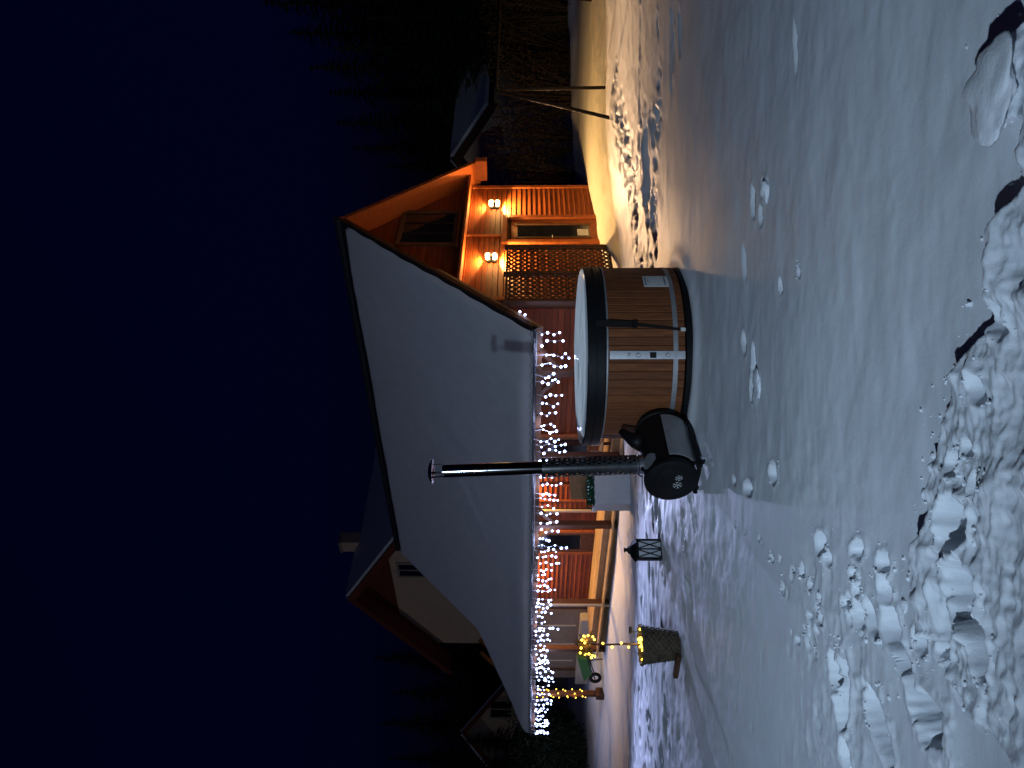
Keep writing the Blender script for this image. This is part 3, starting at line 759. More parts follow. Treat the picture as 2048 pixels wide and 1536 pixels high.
# ------------------------------------------------------------------ wood-fired heater beside the tub
ax = Vector((.60, .80, 0)).normalized()
hp = Vector((-.875, 7.02, .27))
htr = empty('wood_heater', tuple(hp), math.atan2(ax.y, ax.x)-math.pi/2, 'black barrel-shaped wood heater with tall perforated flue beside the hot tub', 'heater')
# local: +y along the barrel away from the firebox door, z up, origin at the centre of the door end
L, BR = .72, .245
def cyl_y(prof, n=48):
    g = Geo()
    for r, y in prof:
        for k in range(n):
            a = 2*math.pi*k/n; g.v.append((r*math.cos(a), y, r*math.sin(a)))
    for i in range(len(prof)-1):
        for k in range(n):
            j = (k+1) % n; g.f.append((i*n+k, i*n+j, (i+1)*n+j, (i+1)*n+k))
    return g
barrel = smooth_angle(cyl_y([(BR-.012,0.0),(BR-.012,.05),(BR-.014,.06),(BR-.014,L-.04),(BR,L-.035),(BR,L),(0.0,L+.002)]).build('barrel', M['black'], htr))
fd = smooth_angle(cyl_y([(0.0,-.022),(BR-.03,-.020),(BR-.004,-.012),(BR,0),(BR,.03),(BR-.03,.032)]).build('front_disc', M['black'], htr))
dd = smooth_angle(cyl_y([(0.0,-.027),(.15,-.027),(.156,-.024),(.158,-.014)]).build('fire_door', M['black'], htr))
# leaf-and-berry emblem on the disc
def emblem(cx, cz, sc):
    g = Geo()
    for a in (0, 60, 120, 180, 240, 300):
        c, s = math.cos(R(a+12)), math.sin(R(a+12))
        g.bar((cx+.006*sc*c, -.0290, cz+.006*sc*s), (cx+.034*sc*c, -.0290, cz+.034*sc*s), .004*sc, .003, (0,1,0))
        px, pz = cx+.030*sc*c, cz+.030*sc*s
        for q in (-1, 1):
            g.bar((px, -.0290, pz), (px+.014*sc*(c*.5-q*s*.8), -.0290, pz+.014*sc*(s*.5+q*c*.8)), .0035*sc, .003, (0,1,0))
    return g
emblem(-.035, -.055, 1.05).build('emblem', M['paper'], dd)
emblem(.052, -.060, .85).build('emblem', M['paper'], dd)
# grey heat plate on the side that faces the camera (local -x.. towards +x of the barrel)
def side_plate():
    g = Geo(); a0, a1, n = R(-62), R(8), 10
    for i in range(n+1):
        a = a0+(a1-a0)*i/n
        for r in (BR+.004, BR+.016):
            for y in (.075, L-.09): g.v.append((r*math.cos(a), y, r*math.sin(a)))
    for i in range(n):
        b = i*4; c = b+4
        g.f += [(b+2,b+3,c+3,c+2),(b,c,c+1,b+1),(b,b+2,c+2,c),(b+1,c+1,c+3,b+3)]
    g.f += [(0,1,3,2),(n*4,n*4+2,n*4+3,n*4+1)]
    return g
smooth_angle(side_plate().build('side_plate', M['zinc'], htr))
# grey patch on the barrel top near the flue
def frost_and_grey():
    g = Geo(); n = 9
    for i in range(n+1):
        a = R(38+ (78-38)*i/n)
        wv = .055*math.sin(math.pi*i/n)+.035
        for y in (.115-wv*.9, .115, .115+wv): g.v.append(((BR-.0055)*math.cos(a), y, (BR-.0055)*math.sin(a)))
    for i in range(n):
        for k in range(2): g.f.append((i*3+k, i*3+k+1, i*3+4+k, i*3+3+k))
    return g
frost_and_grey().build('grey_patch', M['zinc'], htr, True)
# legs and ash tray frame
gzh = -hp.z+gz(hp.x, hp.y)
for x in (-.14, .15):
    for y in (.06, L-.10):
        Geo().bar((x, y, -BR+.06), (x*1.2, y, gzh-.05), .045, .012, (0,1,0)).build('leg', M['black'], htr)
for x in (-.165, .175): Geo().bar((x, .0, gzh+.03), (x, L-.02, gzh+.03), .012, .04).build('foot_rail', M['black'], htr)
for y in (.03, L-.07): Geo().bar((-.165, y, gzh+.03), (.175, y, gzh+.03), .012, .035).build('cross_rail', M['black'], htr)
# horn-shaped water connection rising from the back of the barrel, and its link to the tub
Geo().tube([(.0,.52,BR-.05),(.0,.55,BR+.03),(.01,.60,BR+.09),(.03,.66,BR+.15)], [.10,.075,.05,.032], 14).build('water_elbow', M['black'], htr, True)
Geo().tube([(-.06,.40,BR-.02),(-.10,.36,BR+.10),(-.11,.30,BR+.105),(-.10,.14,BR-.01)], .007, 6).build('wire_handle', M['steel'], htr)
Geo().tube([(.05,L-.02,-.10),(.12,L+.25,-.10)], .05, 14).build('lower_pipe', M['black'], htr, True)
Geo().tube([(.03,L-.02,.08),(.10,L+.25,.08)], .05, 14).build('upper_pipe', M['black'], htr, True)
# flue: leaning a little to the left
FX, FY = .0, .21
lean = Vector((-.070, -.01, 0))         # over the whole height, in world axes; turned into local below
_rm = Matrix.Rotation(-(math.atan2(ax.y, ax.x)-math.pi/2), 3, 'Z')
ll = _rm @ lean
FB, FT = BR-.02, 2.50-hp.z
def fp(z): 
    f = (z-FB)/(FT-FB); return Vector((FX+ll.x*f, FY+ll.y*f, z))
collar = smooth_angle(Geo().tube([fp(FB), fp(FB+.05), fp(FB+.055), fp(FB+.09)], [.088,.088,.072,.072], 28).build('flue_collar', M['chrome'], htr))
ZS0, ZS1 = FB+.07, FB+.07+.88
flue = smooth_angle(Geo().tube([fp(FB+.03), fp(FT-.13)], .060, 32).build('flue_pipe', M['chrome'], htr))
Geo().tube([fp(ZS1+.50), fp(ZS1+.512)], .0635, 32).build('pipe_joint', M['chrome'], flue)
def perforated():
    """sleeve with real staggered holes: fine grid, diamond cells left open"""
    g = Geo(); n, m = 72, 148; r = .092; idx = {}
    for j in range(m+1):
        z = ZS0+(ZS1-ZS0)*j/m; c = fp(z)
        for k in range(n):
            a = 2*math.pi*k/n; g.v.append((c.x+r*math.cos(a), c.y+r*math.sin(a), z))
    for j in range(m):
        for k in range(n):
            hj, hk = j % 8, k % 6
            row = (j//8); 
            open_ = 4 <= j < m-4 and ((row % 2 == 0 and 2 <= hj <= 5 and 1 <= hk <= 3) or (row % 2 == 1 and 2 <= hj <= 5 and (hk in (4,5,0))))
            # solid seam strip facing the viewer
            ang = (360*k/n) % 360
            if 268 <= ang <= 322: open_ = False
            if not open_: g.f.append((j*n+k, j*n+(k+1)%n, (j+1)*n+(k+1)%n, (j+1)*n+k))
    return g
sleeve = perforated().build('perforated_sleeve', M['shield'], flue, True)
md = sleeve.modifiers.new('thickness', 'SOLIDIFY'); md.thickness = .003
ct = fp(FT)
cap = smooth_angle(Geo().lathe([(0,.040),(.06,.030),(.112,.004),(.118,-.008),(.108,-.008),(.05,-.004),(0,.0)], 36, (ct.x, ct.y, ct.z-.03)).build('rain_cap', M['chrome'], htr))
for k in range(3):
    a = k*2.094+.4
    b = fp(FT-.14); Geo().bar((b.x+.058*math.cos(a), b.y+.058*math.sin(a), b.z-.01), (ct.x+.075*math.cos(a), ct.y+.075*math.sin(a), ct.z-.022), .016, .003, (math.cos(a), math.sin(a), 0)).build('cap_stay', M['chrome'], cap)

# ------------------------------------------------------------------ lantern
lxy = ground_at(436, 1323, -.05); lz = gz(*lxy)+.005
lan = empty('garden_lantern', (*lxy, lz), R(18), 'black metal lantern with crossed bars standing on trampled snow', 'lantern')
lw, lh = .108, .285
Geo().cbox(-lw-.012, lw+.012, -lw-.012, lw+.012, -.02, .022, .008).build('base', M['black'], lan)
for x in (-1, 1):
    for y in (-1, 1): Geo().cbox(x*lw-.011, x*lw+.011, y*lw-.011, y*lw+.011, .022, lh, .003).build('corner_bar', M['black'], lan)
Geo().cbox(-lw-.014, lw+.014, -lw-.014, lw+.014, lh, lh+.022, .006).build('top_plate', M['black'], lan)
for ang in range(4):
    rz_ = Matrix.Rotation(ang*math.pi/2, 4, 'Z')
    def W(p): return tuple(rz_ @ Vector(p))
    pn = Geo().prism([W((-lw+.012,-lw+.004,.024)),W((lw-.012,-lw+.004,.024)),W((lw-.012,-lw+.004,lh-.002)),W((-lw+.012,-lw+.004,lh-.002))], Vector(W((0,.003,0)))).build('pane', M['glassf'], lan)
    for xa, xb in ((-.09,-.012),(.012,.09)):
        Geo().bar(W((xa,-lw-.004,.026)), W((xb,-lw-.004,lh-.004)), .012, .006, W((0,1,0))).build('cross_bar', M['black'], pn)
        Geo().bar(W((xb,-lw-.004,.026)), W((xa,-lw-.004,lh-.004)), .012, .006, W((0,1,0))).build('cross_bar', M['black'], pn)
    Geo().bar(W((0,-lw-.004,.024)), W((0,-lw-.004,lh)), .014, .008, W((0,1,0))).build('middle_bar', M['black'], pn)
Geo().lathe([(.150,lh+.022),(.152,lh+.03),(.085,lh+.080),(.050,lh+.092),(.045,lh+.115),(.022,lh+.122),(.020,lh+.150),(.032,lh+.156),(.030,lh+.165),(0,lh+.168)], 6).build('roof', M['black'], lan)

# ------------------------------------------------------------------ basket planter with a small lit tree
pxy = ground_at(246, 1352, -.05); pz = gz(*pxy)
pl = empty('basket_planter', (*pxy, pz), 0, 'dark woven basket planter with a little tree wound in yellow lights', 'planter')
def basket():
    g = Geo(); n, m = 96, 44
    for j in range(m+1):
        f = j/m; z = -.02+.40*f; r0 = .150+.055*f
        for k in range(n):
            a = 2*math.pi*k/n
            wv = math.sin(a*16+(math.pi if (j//3) % 2 else 0))*.011*(.2,1,.6)[j % 3]-.004*(j % 3 == 0)
            g.v.append(((r0+wv)*math.cos(a), (r0+wv)*math.sin(a), z))
    for j in range(m):
        for k in range(n): g.f.append((j*n+k, j*n+(k+1)%n, (j+1)*n+(k+1)%n, (j+1)*n+k))
    g.f.append(tuple(range(n-1,-1,-1)))
    return g
basket().build('basket', M['wicker'], pl, True)
Geo().tube([(.207*math.cos(a), .207*math.sin(a), .38+.006*math.sin(a*14)) for a in [2*math.pi*i/40 for i in range(41)]], .016, 8).build('rim', M['wicker'], pl, True)
Geo().lathe([(0,.345),(.12,.342),(.195,.33)], 24).build('filling', M['leafdry'], pl)
Geo().tube([(0,0,.32),(.01,.0,.55),(-.005,.01,.75),(.005,0,.92),(.0,.0,1.05)], [.013,.011,.010,.009,.005], 7).build('stem', M['bark'], pl)
tw = Geo(); rg = random.Random(11)
for k in range(90):
    th = rg.uniform(0, 6.283); ph = rg.uniform(-.5, 1.3); r = rg.uniform(.08,.17)
    p = Vector((0,0,.96)); q = p+Vector((math.cos(th)*math.cos(ph)*r, math.sin(th)*math.cos(ph)*r, math.sin(ph)*r))
    tw.tube([p, (p+q)/2+Vector((0,0,.012)), q], [.004,.003,.0015], 4, False)
    for i in range(3):
        c = p.lerp(q, rg.uniform(.5, 1.05)); d = Vector((rg.uniform(-1,1),rg.uniform(-1,1),rg.uniform(-1,1))).normalized()*.022; e = d.cross(Vector((rg.uniform(-1,1),.3,1))).normalized()*.010
        n = len(tw.v); tw.v += [tuple(c-d), tuple(c+e), tuple(c+d), tuple(c-e)]; tw.f.append((n,n+1,n+2,n+3))
tw.build('twigs', M['leafdry'], pl)
for k in range(16):
    th = rg.uniform(0, 6.283); ph = rg.uniform(-.5, .9); r = rg.uniform(.10,.15)
    o = link('bulb', WBULB_S, None, pl); o.location = (math.cos(th)*math.cos(ph)*r, math.sin(th)*math.cos(ph)*r-.02, .95+math.sin(ph)*r)
for z, x in ((.80,.02),(.70,-.02),(.60,.025),(.52,-.02)):
    o = link('bulb', WBULB_S, None, pl); o.location = (x, -.02, z)
for k in range(20):
    th = rg.uniform(0, 6.283); r = rg.uniform(.05,.18)
    o = link('bulb', WBULB_S, None, pl); o.location = (math.cos(th)*r, math.sin(th)*r, .362+rg.uniform(0,.03))
for z_, e_ in ((.43, 1.6), (.98, 1.2)):
    ld = bpy.data.lights.new('planter_glow', 'POINT'); ld.energy = e_; ld.color = (1.0,.66,.16); ld.shadow_soft_size = .02
    lo = bpy.data.objects.new('planter_glow', ld); S.collection.objects.link(lo); lo.parent = pl; lo.location = (.06, -.05, z_)
Geo().tube([(.13,.02,.30),(.135,.02,.48),(.150,.02,.50)], [.004,.004,.004], 5).build('cable_stake', M['black'], pl)
Geo().cbox(.12,.19,.0,.04,.48,.51,.006).build('solar_cell', M['black'], pl)

bx, by = ground_at(201, 1356, -.05)
bd = Geo(); bd.cbox(-.15,.15,-.035,.035,0,.05,.008)
o = bd.build('dark_board', M['darkwood']); o.location = (bx+.02, by-.02, gz(bx,by)-.005); o.rotation_euler = (0,.03,R(-25)); tag(o, 'short dark plank lying in the snow beside the basket planter', 'plank')

# ------------------------------------------------------------------ white planter box and cardboard box behind
wx, wy = ground_at(562, 1262, -.33); wz = gz(wx, wy)
wb = empty('white_planter_box', (wx, wy, wz), R(22), 'plain white square planter filled with green sprigs beside the flue', 'planter')
Geo().cbox(-.32,.32,-.05,.55,-.08,.66,.015).build('box', M['white'], wb)
Geo().cbox(-.335,.335,-.065,.565,.645,.675,.008).build('rim', M['white'], wb)
sp_ = Geo(); rg = random.Random(5)
for k in range(420):
    c = Vector((rg.uniform(-.30,.30), rg.uniform(-.03,.5), .68+rg.uniform(-.01,.11))); d = Vector((rg.uniform(-1,1),rg.uniform(-1,1),rg.uniform(-.2,1))).normalized()*rg.uniform(.03,.06); e = d.cross(Vector((rg.uniform(-1,1),rg.uniform(-1,1),.4))).normalized()*.012
    n = len(sp_.v); sp_.v += [tuple(c-d), tuple(c+e), tuple(c+d), tuple(c-e)]; sp_.f.append((n,n+1,n+2,n+3))
sp_.build('green_sprigs', M['green'], wb)
cx_, cy_ = wx-.02, wy+.75; cz_ = gz(cx_, cy_)
cb = empty('cardboard_box', (cx_, cy_, cz_), R(12), 'tan open cardboard box with raised flaps behind the white planter', 'box')
for a in ((-.33,.33,-.25,-.238),(-.33,.33,.238,.25),(-.33,-.318,-.237,.237),(.318,.33,-.237,.237)): Geo().box(*a, -.05, .80).build('side', M['card'], cb)
Geo().prism([(-.05,-.25,.803),(.33,-.25,.803),(.36,-.30,1.10),(-.05,-.30,1.08)], (0,.012,0)).build('flap', M['card'], cb)
Geo().prism([(-.30,-.25,.803),(-.08,-.25,.803),(-.12,-.36,.98),(-.36,-.36,.94)], (0,.012,0)).build('flap', M['card'], cb)
Geo().prism([(-.30,.245,.803),(.32,.245,.803),(.34,.32,1.16),(-.30,.32,1.12)], (0,.012,0)).build('flap', M['card'], cb)

# small bench with cups between tub and flue, on the porch
sx, sy = hw(.75, 4.35); szb = gz(sx, sy)
bn = empty('porch_bench', (sx, sy, szb), HA, 'low wooden bench on the porch behind the flue', 'bench')
Geo().cbox(-.2,.2,-.6,.6,.44,.48,.01).build('seat', M['card'], bn)
for x in (-.15,.15):
    for y in (-.5,.5): Geo().cbox(x-.03,x+.03,y-.03,y+.03,-.1,.44,.005).build('leg', M['post'], bn)
for k, (y, r) in enumerate(((-.35,.06),(-.05,.05))):
    o = smooth_angle(Geo().lathe([(0,0),(r*.7,0),(r,.22),(r*.9,.22),(r*.6,.02)], 18).build('pale_pot', M['cream'])); x2, y2 = hw(.75, 4.35+y); o.location = (x2, y2, szb+.481)
    tag(o, ('pale tapered pot at the tub end of the porch bench', 'pale tapered pot in the middle of the porch bench')[k], 'pot')

# green wheelbarrow tub on the porch edge
gx_, gy_ = hw(.45, 13.6); gzz = gz(gx_, gy_)
gb = empty('green_wheelbarrow', (gx_, gy_, gzz), HA+R(200), 'green wheelbarrow parked between porch posts behind the basket tree', 'wheelbarrow')
def tray():
    g = Geo(); b = [(-.22,-.3),(.22,-.3),(.22,.25),(-.22,.25)]; tp = [(-.34,-.45),(.34,-.45),(.34,.45),(-.34,.45)]
    for ring, z in ((b,.42),(tp,.70),([(x*.94,y*.94) for x,y in tp],.70),([(x*.9,y*.9) for x,y in b],.45)): g.v += [(x,y,z+y*.25) for x,y in ring]
    for k in range(3):
        for i in range(4): g.f.append((k*4+i, k*4+(i+1)%4, k*4+4+(i+1)%4, k*4+4+i))
    g.f += [(3,2,1,0),(12,13,14,15)]; return g
tray().build('tray', M['greenp'], gb)
for x in (-.2,.2): Geo().tube([(x*.5,-.62,.2),(x,-.1,.38),(x*1.3,.85,.62)], .018, 8).build('handle', M['black'], gb)
for x in (-.2,.2): Geo().tube([(x,.25,.44),(x*1.2,.35,-.03)], .016, 8).build('leg', M['black'], gb)
wl = Geo()
for r, x in ((.10,-.02),(.19,-.035),(.20,0),(.19,.035),(.10,.02)):
    for k in range(24): wl.v.append((x, -.62+r*math.cos(k*math.pi/12), .2+r*math.sin(k*math.pi/12)))
for i in range(4):
    for k in range(24): wl.f.append((i*24+k, i*24+(k+1)%24, (i+1)*24+(k+1)%24, (i+1)*24+k))
wl.build('wheel', M['black'], gb)

# ------------------------------------------------------------------ swing frame on the right
b1 = ground_at(1361, 1210, -.05); b2 = ground_at(1296, 1222, -.05)
sw = empty('swing_frame', (*b1, 0), 0, 'dark A-shaped swing frame of two poles standing in the yellow-lit snow', 'swing frame')
tp = at(1357, 992, 15.3)-Vector((*b1, 0)); d2 = Vector((b2[0]-b1[0], b2[1]-b1[1], 0))
Geo().tube([(0,0,-.2), tuple(tp)], .034, 10).build('upright_pole', M['pole'], sw)
Geo().tube([(d2.x,d2.y,-.2), tuple(tp+Vector((-.03,0,.0)))], .036, 10).build('slanting_pole', M['pole'], sw)
Geo().tube([tuple(tp), tuple(tp+Vector((3.2,2.4,0)))], .045, 10).build('top_beam', M['pole'], sw)
e2 = tp+Vector((3.2,2.4,0))
for o_ in ((.5,-.9),(.2,.9)): Geo().tube([tuple(e2), (e2.x+o_[0], e2.y+o_[1], -.2)], .045, 10).build('far_pole', M['pole'], sw)

# ------------------------------------------------------------------ neighbouring houses
def gable_house(name, label, pos, rz, wd, ln, eave, ridge, over, wallm, roofm, soffm, snowm, win, chim=None):
    h = empty(name, pos, rz, label, 'house')
    hw_ = wd/2; sl = (ridge-eave)/(hw_)
    def zr(x): return ridge-abs(x)*sl
    wall = Geo().prism([(-hw_,0,-3),(hw_,0,-3),(hw_,0,eave-.05),(0,0,ridge-.05),(-hw_,0,eave-.05)], (0,ln,0)).build('wall', wallm, h)
    for s in (-1, 1):
        e = hw_+over
        rf = Geo().prism([(0,-over,ridge),(s*e,-over,zr(e)),(s*e,ln+over,zr(e)),(0,ln+over,ridge)], (0,0,.16)).build('roof', roofm, h)
        Geo().prism([(0,-over+.02,ridge-.02),(s*e,-over+.02,zr(e)-.02),(s*e,-.01,zr(e)-.02),(0,-.01,ridge-.02)], (0,0,.017)).build('soffit', soffm, rf)
        Geo().prism([(0,-over-.05,ridge-.25),(s*e,-over-.05,zr(e)-.25),(s*e,-over-.05,zr(e)+.16),(0,-over-.05,ridge+.16)], (0,.045,0)).build('barge_board', soffm, rf)
        Geo().prism([(s*.1,-over+.12,zr(.1)+.165),(s*(e-.05),-over+.12,zr(e-.05)+.165),(s*(e-.05),ln+over-.1,zr(e-.05)+.165),(s*.1,ln+over-.1,zr(.1)+.165)], (0,0,.16)).build('roof_snow', snowm, rf)
    for (x0, x1, z0, z1) in win:
        f = Geo().box(x0, x1, -.04, -.004, z0, z1).build('window', M['glass'], h)
        for b in ((x0-.12,x0,z0-.12,z1+.12),(x1,x1+.12,z0-.12,z1+.12),(x0+.001,x1-.001,z1,z1+.12),(x0+.001,x1-.001,z0-.12,z0),((x0+x1)/2-.04,(x0+x1)/2+.04,z0+.001,z1-.001)):
            Geo().box(b[0], b[1], -.09, -.041 if b[0] > x0 and b[1] < x1 else -.003, b[2], b[3]).build('frame', M['cream'], f)
    if chim:
        c = Geo().cbox(chim[0]-.4, chim[0]+.4, chim[1]-.35, chim[1]+.35, ridge-1.5, chim[2], .02).build('chimney', wallm, h)
        Geo().cbox(chim[0]-.46, chim[0]+.46, chim[1]-.41, chim[1]+.41, chim[2]+.002, chim[2]+.14, .02).build('chimney_cap', M['cream'], c)
    return h
P = at(378, 709, 40)
nh = gable_house('neighbour_house', 'pale neighbour house with red-brown gable cladding, chimney and small window behind the roof', (P.x, P.y, 0), R(-42), 12.8, 12, P.z-3.85, P.z, 1.2, M['nwall'], M['roof'], M['nsoffit'], M['roof_snow'], [(.4,1.4,6.75,8.05)], (.2,2.2,P.z+.95))
zc_ = 8.5; hx = (P.z-.06-zc_)/(3.85/6.4)
Geo().prism([(-hx,-.06,zc_),(hx,-.06,zc_),(0,-.06,P.z-.06)], (0,.055,0)).build('gable_cladding', M['nsoffit'], nh)
P = at(70, 928, 52)
gable_house('far_house', 'dim small gabled house at the far left behind the porch roof', (P.x, P.y, 0), R(28), 9, 10, P.z-4.2, P.z, .6, M['nwall'], M['roof'], M['nsoffit'], M['roof_snow'], [(1.0,2.0,P.z-3.2,P.z-1.8)])
P = at(1225, 912, 34)
gable_house('snowy_shed', 'dim grey shed with snowy roof in the dark right of the house', (P.x, P.y, 0), R(-50), 4.6, 6, P.z-1.5, P.z, .35, M['nwall'], M['roof'], M['darkwood'], M['roof_snow'], [])
P = at(1425, 990, 36)
gable_house('low_shed', 'low shed with pale snowy roof edge beyond the hedge at right', (P.x, P.y, 0), R(70), 2.6, 3.0, P.z-.7, P.z, .2, M['nwall'], M['roof'], M['darkwood'], M['roof_snow'], [])

# ------------------------------------------------------------------ trees and hedge
def spruce_mesh(seed, H=12.0, Rr=2.6):
    rg = random.Random(seed); g = Geo()
    n = 46
    for i in range(n):
        f = i/n; z = H*(.06+.92*f); rl = Rr*(1-f)**.85*rg.uniform(.8,1.1)+.12
        m = int(9+9*(1-f))
        for k in range(m):
            a = rg.uniform(0, 6.283); L_ = rl*rg.uniform(.65,1.1); dr = L_*rg.uniform(.25,.5)
            d = Vector((math.cos(a), math.sin(a), 0)); sd = Vector((-math.sin(a), math.cos(a), 0))
            p0 = Vector((0,0,z)); p1 = d*L_*.55+Vector((0,0,z-dr*.35)); p2 = d*L_+Vector((0,0,z-dr))
            for q in range(5):
                c = p0.lerp(p1, q/2.5) if q < 2.5 else p1.lerp(p2, (q-2.5)/2.0)
                w_ = L_*.22*(1-q/7)*rg.uniform(.7,1.2)
                e = d*(L_*.18)
                b = len(g.v); j = Vector((0,0,rg.uniform(-.12,.02)-w_*.35))
                g.v += [tuple(c-e*.4), tuple(c+sd*w_+j), tuple(c+e*1.2+j*.4), tuple(c-sd*w_+j)]; g.f.append((b,b+1,b+2,b+3))
    me = bpy.data.meshes.new('crown'); me.from_pydata([tuple(v) for v in g.v], [], g.f); me.materials.append(M['needle'])
    t = Geo().tube([(0,0,-1),(0,0,H*.5),(0,0,H*.97)], [.2,.12,.02], 8)
    mt = bpy.data.meshes.new('trunk'); mt.from_pydata([tuple(v) for v in t.v], [], t.f); mt.materials.append(M['bark'])
    return me, mt
SPR = [spruce_mesh(k) for k in (1, 2, 3)]
def spruce(x, y, z, h, k, label, group):
    r = empty('spruce_tree', (x, y, z), random.uniform(0, 6), label, 'tree', group); r.scale = (h/12*random.uniform(.9,1.2),)*2+(h/12,)
    link('crown', SPR[k % 3][0], None, r); link('trunk', SPR[k % 3][1], None, r)
ORD = ('nearest','second','third','fourth','fifth','sixth','seventh','eighth','ninth','tenth','eleventh','farthest')
RSP = ((1530,505,40),(1470,560,43),(1400,600,38),(1350,640,45),(1290,655,41),(1240,690,46),(1440,650,34),(1560,600,36),(1330,760,37),(1500,720,33),(1205,760,48),(1640,520,42))
for k, (u, vt, Y) in enumerate(RSP):
    P = at(u, vt, Y); spruce(P.x, Y, -.3, P.z+.3, k, 'tall black spruce, %s from the house in the right-hand stand' % ORD[sorted(RSP, key=lambda q: q[0]).index((u, vt, Y))], 'spruces in the dark right of the house')
LSP = ((285,760,62),(220,735,60),(150,770,58),(90,745,62),(20,765,57),(-40,740,60),(55,900,50),(0,860,48),(340,800,70))
for k, (u, vt, Y) in enumerate(LSP):
    P = at(u, vt, Y); spruce(P.x, Y, -1.2, P.z+1.2, k+1, 'tall black spruce behind the far houses, %s counting from the roof towards the left' % ORD[sorted(LSP, key=lambda q: -q[0]).index((u, vt, Y))].replace('nearest', 'first'), 'spruces behind the houses at left')

def shrub_mesh(seed, m, H=2.6, W=1.7, n=1500, leaf=.05):
    rg = random.Random(seed); g = Geo()
    for k in range(26):
        a = rg.uniform(0, 6.283); b = Vector((math.cos(a)*.25, math.sin(a)*.25, -.2)); tip = Vector((math.cos(a)*W*rg.uniform(.3,.9), math.sin(a)*W*rg.uniform(.3,.9), H*rg.uniform(.6,1)))
        g.tube([b, b.lerp(tip,.5)+Vector((0,0,.2)), tip], [.03,.018,.006], 4, False)
        for i in range(n//26):
            c = b.lerp(tip, rg.uniform(.15,1))+Vector((rg.gauss(0,.28),rg.gauss(0,.28),rg.gauss(0,.22)))
            if c.z < 0: c.z = abs(c.z)
            d = Vector((rg.uniform(-1,1),rg.uniform(-1,1),rg.uniform(-1,1))).normalized()*leaf*rg.uniform(.6,1.8); e = d.cross(Vector((rg.uniform(-1,1),rg.uniform(-1,1),.5))).normalized()*leaf*.35
            q = len(g.v); g.v += [tuple(c-d), tuple(c+e), tuple(c+d), tuple(c-e)]; g.f.append((q,q+1,q+2,q+3))
    me = bpy.data.meshes.new('foliage'); me.from_pydata([tuple(v) for v in g.v], [], g.f); me.materials.append(m); return me
SHR = [shrub_mesh(k, M['leafdry'], 2.9, 1.8, 2200) for k in (1,2,3)]
k = 0
for X_ in np.arange(6.6, 21, 1.45):
    Y_ = 25.2+.12*(X_-6)+random.uniform(-.4,.4); o = link('hedge_shrub', SHR[k % 3], None)
    o.location = (X_, Y_, gz(X_, Y_)); o.rotation_euler = (0,0,random.uniform(0,6)); s_ = random.uniform(.9,1.15); o.scale = (s_,s_,s_*random.uniform(.9,1.15)); k += 1
    tag(o, 'dark brown hedge shrub beyond the lit snow, %s from the house' % ORD[k-1], 'shrub', 'shrubs of the hedge at right')
DSH = shrub_mesh(9, M['needle'], 3.4, 2.4, 2600, .09)
for k, (u, vt, Y) in enumerate(((40,1000,30),(-20,1010,31),(70,1075,33),(10,1120,34),(100,1100,40))):
    P = at(u, vt, Y); z0_ = gz(P.x, Y); s_ = max(.5, (P.z-z0_)/3.4); o = link('dark_bush', DSH, None); o.location = (P.x, Y, z0_); o.scale = (s_,)*3; o.rotation_euler = (0,0,k*1.3)
    tag(o, 'black bush at far left beyond the porch end, %s' % ('tall one by the eave corner','tall one at the picture edge','low one nearest the porch','low one at the picture edge','farthest one behind the rest')[k], 'bush', 'black bushes at far left')

# ------------------------------------------------------------------ snow clods on the foreground
def clod_mesh(seed):
    import bmesh
    bm = bmesh.new(); bmesh.ops.create_icosphere(bm, subdivisions=4, radius=1)
    co = np.array([v.co[:] for v in bm.verts])
    d = 1+.34*fbm(co[:,0]*1.3+seed*5+co[:,2]*.7, co[:,1]*1.3+co[:,2]*1.1, 2, seed)+.20*(ridged(co[:,0]*2.6+co[:,2]*1.7, co[:,1]*2.6-co[:,2]*1.9+seed, 4, seed+3)-.5)+.05*fbm(co[:,0]*9+co[:,2]*6, co[:,1]*9-co[:,2]*7, 2, seed+7)
    for v, k in zip(bm.verts, d): v.co *= float(k)
    me = bpy.data.meshes.new('snow_clod'); bm.to_mesh(me); bm.free(); me.materials.append(M['snow'])
    me.polygons.foreach_set('use_smooth', [True]*len(me.polygons)); return me
CL = [clod_mesh(k) for k in range(1, 7)]
def clod(u, v, w_, h_, d_=None, rz=0.0, label=None, group=None):
    x, y = ground_at(u, v)
    z = float(height(np.array([x]), np.array([y]))[0])
    o = link('snow_clod', CL[random.randrange(6)], None); sx_ = w_/F_PX*y/2; sz_ = h_
    o.scale = (sx_, (d_ or w_*.7)/F_PX*y/2, sz_); o.location = (x, y, z+sz_*.15); o.rotation_euler = (random.uniform(-.2,.2), random.uniform(-.2,.2), rz)
    tag(o, label or 'loose snow clod in the churned foreground at left', 'snow clod', group or 'snow clods in the left foreground')
for u, v, w_, h_, rz, lb in ((262,1850,34,.02,.3,'small snow crumb left of the deepest hole in the snow bank'),(325,1812,26,.015,.2,'small snow crumb beside the boot holes, left foreground'),(545,1850,22,.012,.2,'tiny snow crumb on smooth snow just above the bank')):
    clod(u, v, w_, h_, rz=rz, label=lb)
clod(1350, 2060, 190, .035, 150, .1, 'big smooth snow lump at the bottom edge of the foreground, far right', 'snow lumps in the right foreground')
clod(1155, 1528, 42, .028, None, 0, 'small white snow lump on the smooth snow right of the hot tub', 'snow lumps in the right foreground')
clod(1108, 1516, 40, .025, None, 0, 'pair lump of snow just left of the small white lump, right of the tub', 'snow lumps in the right foreground')
clod(768, 1510, 60, .022, None, .2, 'long pale snow lump in front of the hot tub', 'snow lumps in front of the tub')

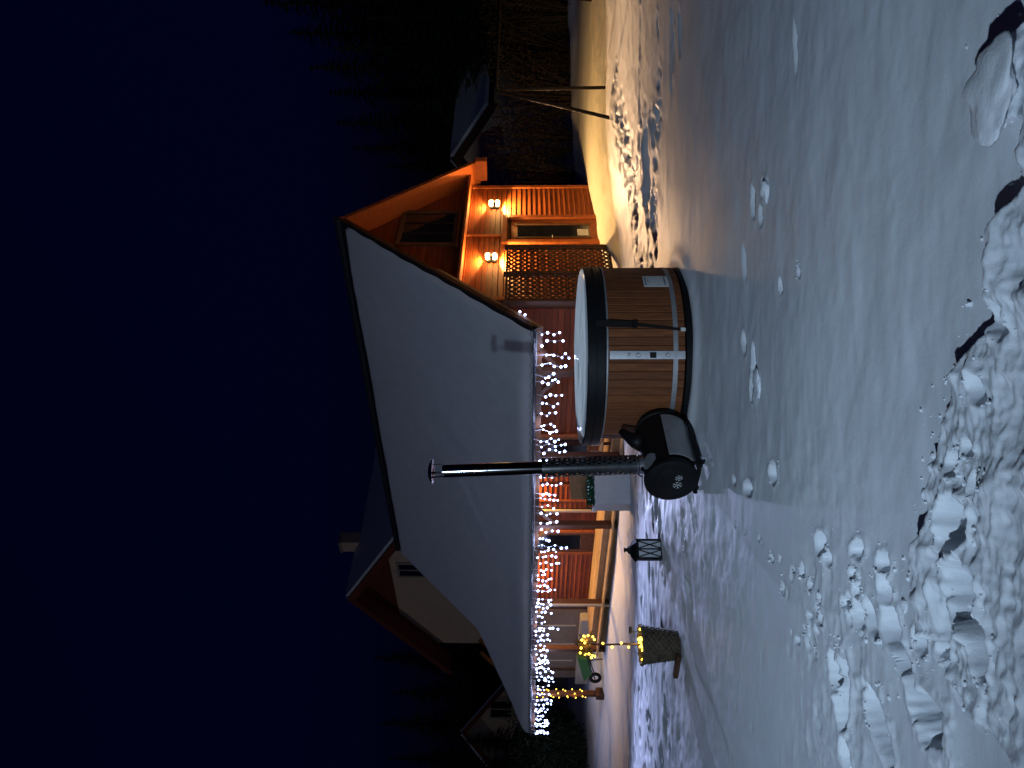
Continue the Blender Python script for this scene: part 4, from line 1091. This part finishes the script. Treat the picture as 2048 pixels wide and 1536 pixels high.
def crumbs():
    rg = np.random.default_rng(4); P_ = []
    src = [d for d in DENTS if d[1] < 5.2 and d[5] > .03]
    for k in range(900):
        if k < 520:
            d = src[rg.integers(len(src))]; a = rg.uniform(0, 6.283); f = rg.gamma(2.2, .22)+.75
            P_.append((d[0]+math.cos(a)*d[2]*f*1.3, d[1]+math.sin(a)*d[3]*f*1.3, rg.gamma(2.0, .0016)+.0015))
        else:
            x = rg.uniform(-1.15, 1.3); y = np.interp(x, BANK[:,0], BANK[:,1])+rg.gamma(1.3, .05)-.03; P_.append((x, y, rg.gamma(2.0, .0022)+.002))
    P_ = np.array(P_); z = height(P_[:,0].copy(), P_[:,1].copy()); base = ico_mesh('crumb', 1.0, M['snow'])
    bv = np.array([v.co[:] for v in base.vertices]); bf = [tuple(f.vertices) for f in base.polygons]; bpy.data.meshes.remove(base)
    V, F = [], []
    for i, (x, y, r) in enumerate(P_):
        q = bv*r*rg.uniform(.6, 1.3, 3)*(1+rg.uniform(-.25, .25, (len(bv), 1))); n = len(V)
        V += (q+np.array([x, y, z[i]+r*.35])).tolist(); F += [tuple(n+j for j in f) for f in bf]
    me = bpy.data.meshes.new('snow_crumbs'); me.from_pydata(V, [], F)
    tag(link('snow_crumbs', me, M['snow']), 'loose crumbs of snow around the boot holes and the shovelled bank', 'snow', kind='stuff')
crumbs()

# ------------------------------------------------------------------ yard lamp behind the photographer (it throws the flue's shadow on the roof)
YL = (-2.30, -.90, 2.70)
yl = empty('yard_lamp', (YL[0], YL[1], 0), 0, 'yard floodlight on a short post behind the viewpoint, outside the picture', 'lamp post')
Geo().tube([(0,0,-.1),(0,0,2.55)], [.05,.035], 12).build('pole', M['black'], yl)
Geo().tube([(0,0,2.50),(.0,.10,2.62),(0,.16,2.66),(0,.21,2.70)], .02, 8).build('arm', M['black'], yl)
Geo().cbox(-.13,.13,.20,.28,YL[2]-.10,YL[2]+.10,.01).build('flood_housing', M['black'], yl)
ld = bpy.data.lights.new('yard_light', 'SPOT'); ld.energy = YARD_W; ld.color = (.57,.77,1.0); ld.shadow_soft_size = .05
ld.spot_size = R(90); ld.spot_blend = 1.0
lo = bpy.data.objects.new('yard_light', ld); S.collection.objects.link(lo); lo.parent = yl; lo.location = (0, .34, YL[2])
lo.rotation_euler = Vector((math.sin(R(17))*math.cos(R(14)), math.cos(R(17))*math.cos(R(14)), -math.sin(R(14)))).to_track_quat('-Z', 'Y').to_euler()
lo.scale = (math.tan(R(72)), math.tan(R(34)), 1)
